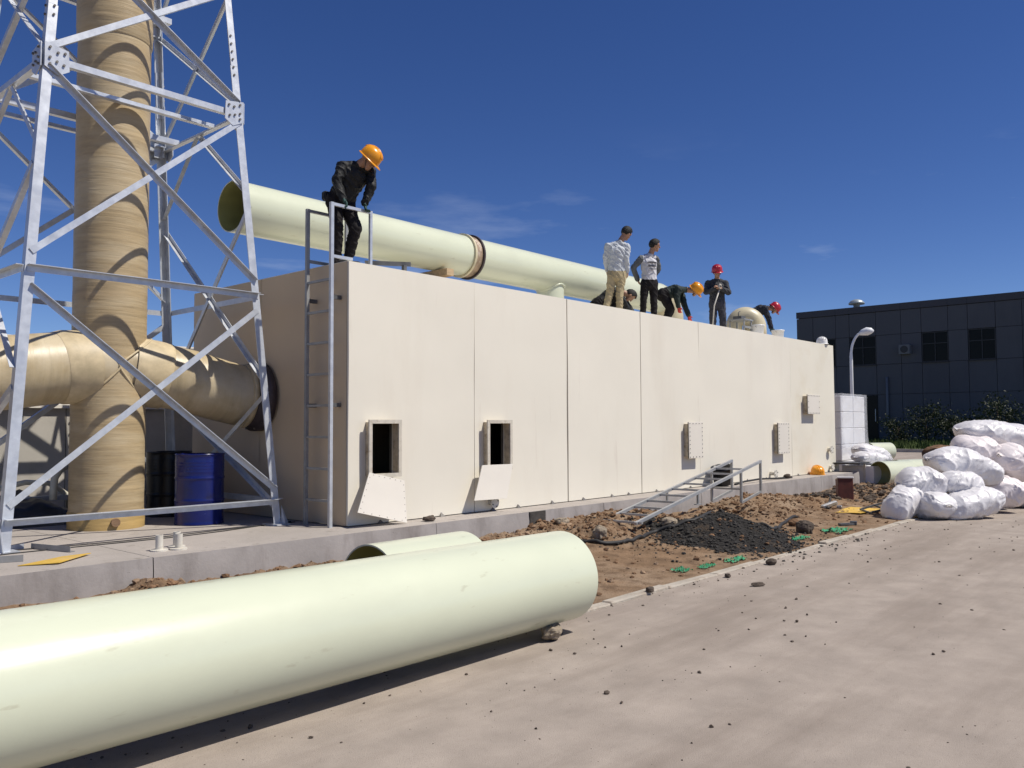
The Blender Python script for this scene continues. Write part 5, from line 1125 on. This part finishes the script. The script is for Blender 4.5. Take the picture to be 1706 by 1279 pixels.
person(p4, (.6, -.75, 0), (.62, -.6, -.5), ['cloth_green', 'trouser_black', 'skin', 'shoe', 'glove_red', 'cloth_green'], 'person in dark green with orange hard hat and red gloves bending down', hat='helmet_orange', seed=4, bulk=1.16)
p5 = dict(head=(11.48, 1.14, 1.53), neck=(11.54, 1.17, 1.41), shR=(11.41, 1.34, 1.31), shL=(11.65, 1.02, 1.30), elR=(11.30, 1.34, 1.05), wrR=(11.34, 1.12, 1.12), elL=(11.62, 0.93, 1.04), wrL=(11.38, 1.02, 1.13), hipR=(11.48, 1.27, 0.81), hipL=(11.63, 1.11, 0.81), knR=(11.47, 1.26, 0.47), knL=(11.62, 1.09, 0.47), anR=(11.50, 1.28, 0.10), anL=(11.66, 1.10, 0.10))
person(p5, (-.78, -.6, 0), (-.7, -.62, -.25), ['cloth_charcoal', 'trouser_grey', 'skin', 'shoe', 'skin', 'cloth_charcoal'], 'person in charcoal with red hard hat standing with folded arms', hat='helmet_red', seed=5, bulk=1.14)
p6 = dict(head=(14.10, 0.96, 0.90), neck=(14.01, 1.06, 0.94), shR=(13.82, 1.05, 0.92), shL=(14.09, 1.21, 0.95), elR=(13.85, 1.0, 0.66), wrR=(13.92, .96, 0.42), elL=(14.15, 1.12, 0.69), wrL=(14.11, 1.06, 0.45), hipR=(13.71, 1.37, 0.78), hipL=(13.88, 1.45, 0.79), knR=(13.78, 1.28, 0.45), knL=(13.96, 1.36, 0.45), anR=(13.73, 1.39, 0.1), anL=(13.90, 1.47, 0.1))
person(p6, (.6, -.8, 0), (.6, -.6, -.55), ['cloth_navy', 'trouser_black', 'skin', 'shoe', 'glove_dark', 'cloth_navy'], 'person in navy with red hard hat stooping behind the cream elbow', hat='helmet_red', seed=6, bulk=1.16)
p7 = dict(head=(7.66, 1.02, 0.53), neck=(7.55, 1.10, 0.60), shR=(7.33, 1.12, 0.60), shL=(7.60, 1.28, 0.63), elR=(7.36, .98, 0.38), wrR=(7.50, .95, 0.20), elL=(7.72, 1.16, 0.40), wrL=(7.74, 1.03, 0.22), hipR=(7.12, 1.40, 0.33), hipL=(7.28, 1.50, 0.36), knR=(7.40, 1.10, 0.46), knL=(7.66, 1.22, 0.46), anR=(7.22, 1.26, 0.1), anL=(7.45, 1.38, 0.1))
person(p7, (.72, -.65, 0), (.35, -.25, -.9), ['cloth_black', 'trouser_black', 'skin', 'shoe', 'skin', 'cloth_black'], 'person in black crouching before the roof pipe behind khaki trousers', hair=True, seed=7, bulk=1.3)
# print on the sweater: a dark arc above a row of letter-like marks
root, hd, hup, hs, sh = r3
fwd = V((-.42, -.9, 0)).normalized(); rt = V((.9, -.42, 0)).normalized(); c = V((8.255, .95, ZT+1.20))+fwd*.135
m = MB()
def strip(m, pts, w):
    for a, b in zip(pts, pts[1:]):
        m.box((a+b)/2, ((b-a).length*1.15, .010, w), Matrix(((b-a).normalized(), -fwd, V((0, 0, 1)))).transposed())
strip(m, [c+rt*x+V((0, 0, .055-(x*4.2)**2*.05))-fwd*(abs(x)*.10) for x in np.linspace(-.10, .10, 9)], .028)
for k, x in enumerate(np.linspace(-.085, .085, 7)): m.box(c+rt*x-fwd*abs(x)*.16+V((0, 0, -.02)), (.013, .012, .034 if k % 2 else .026), Matrix((rt, -fwd, V((0, 0, 1)))).transposed())
strip(m, [c+rt*x+V((0, 0, -.085+(x*4)**2*.03))-fwd*(abs(x)*.10) for x in np.linspace(-.06, .09, 6)], .010)
m.build('chest_print', 'print_dark', root)
# rod and cord in the hands of the standing worker
m = MB(); m.tube([(11.36, 1.02, ZT+1.10), (11.28, 1.12, ZT+.72), (11.12, 1.10, ZT+.004)], .016, 8); tag(m.build('pole_tool', 'pvc', loc=(11.2, 1.1, ZT)), 'pale rod held by the standing red helmeted worker', 'rod')
m = MB(); m.tube([V((11.33, .99, ZT+1.16))+V((.05*math.cos(k*1.3), .02*math.sin(k*2), .05*math.sin(k*1.3)+.012*math.sin(k*.6))) for k in range(26)], .007, 6); tag(m.build('cord_coil', 'pvc', loc=(11.33, .99, ZT+1.1)), 'small pale cord coil in the folded arms of the worker', 'cord')
m = MB(); m.box((.045, .52, ZT+.90), (.10, .09, .12), None, .02); tag(m.build('tool_pouch', 'cloth_black', loc=(.045, .52, ZT+.9)), 'black tool pouch on the belt of the worker at the ladder', 'pouch')
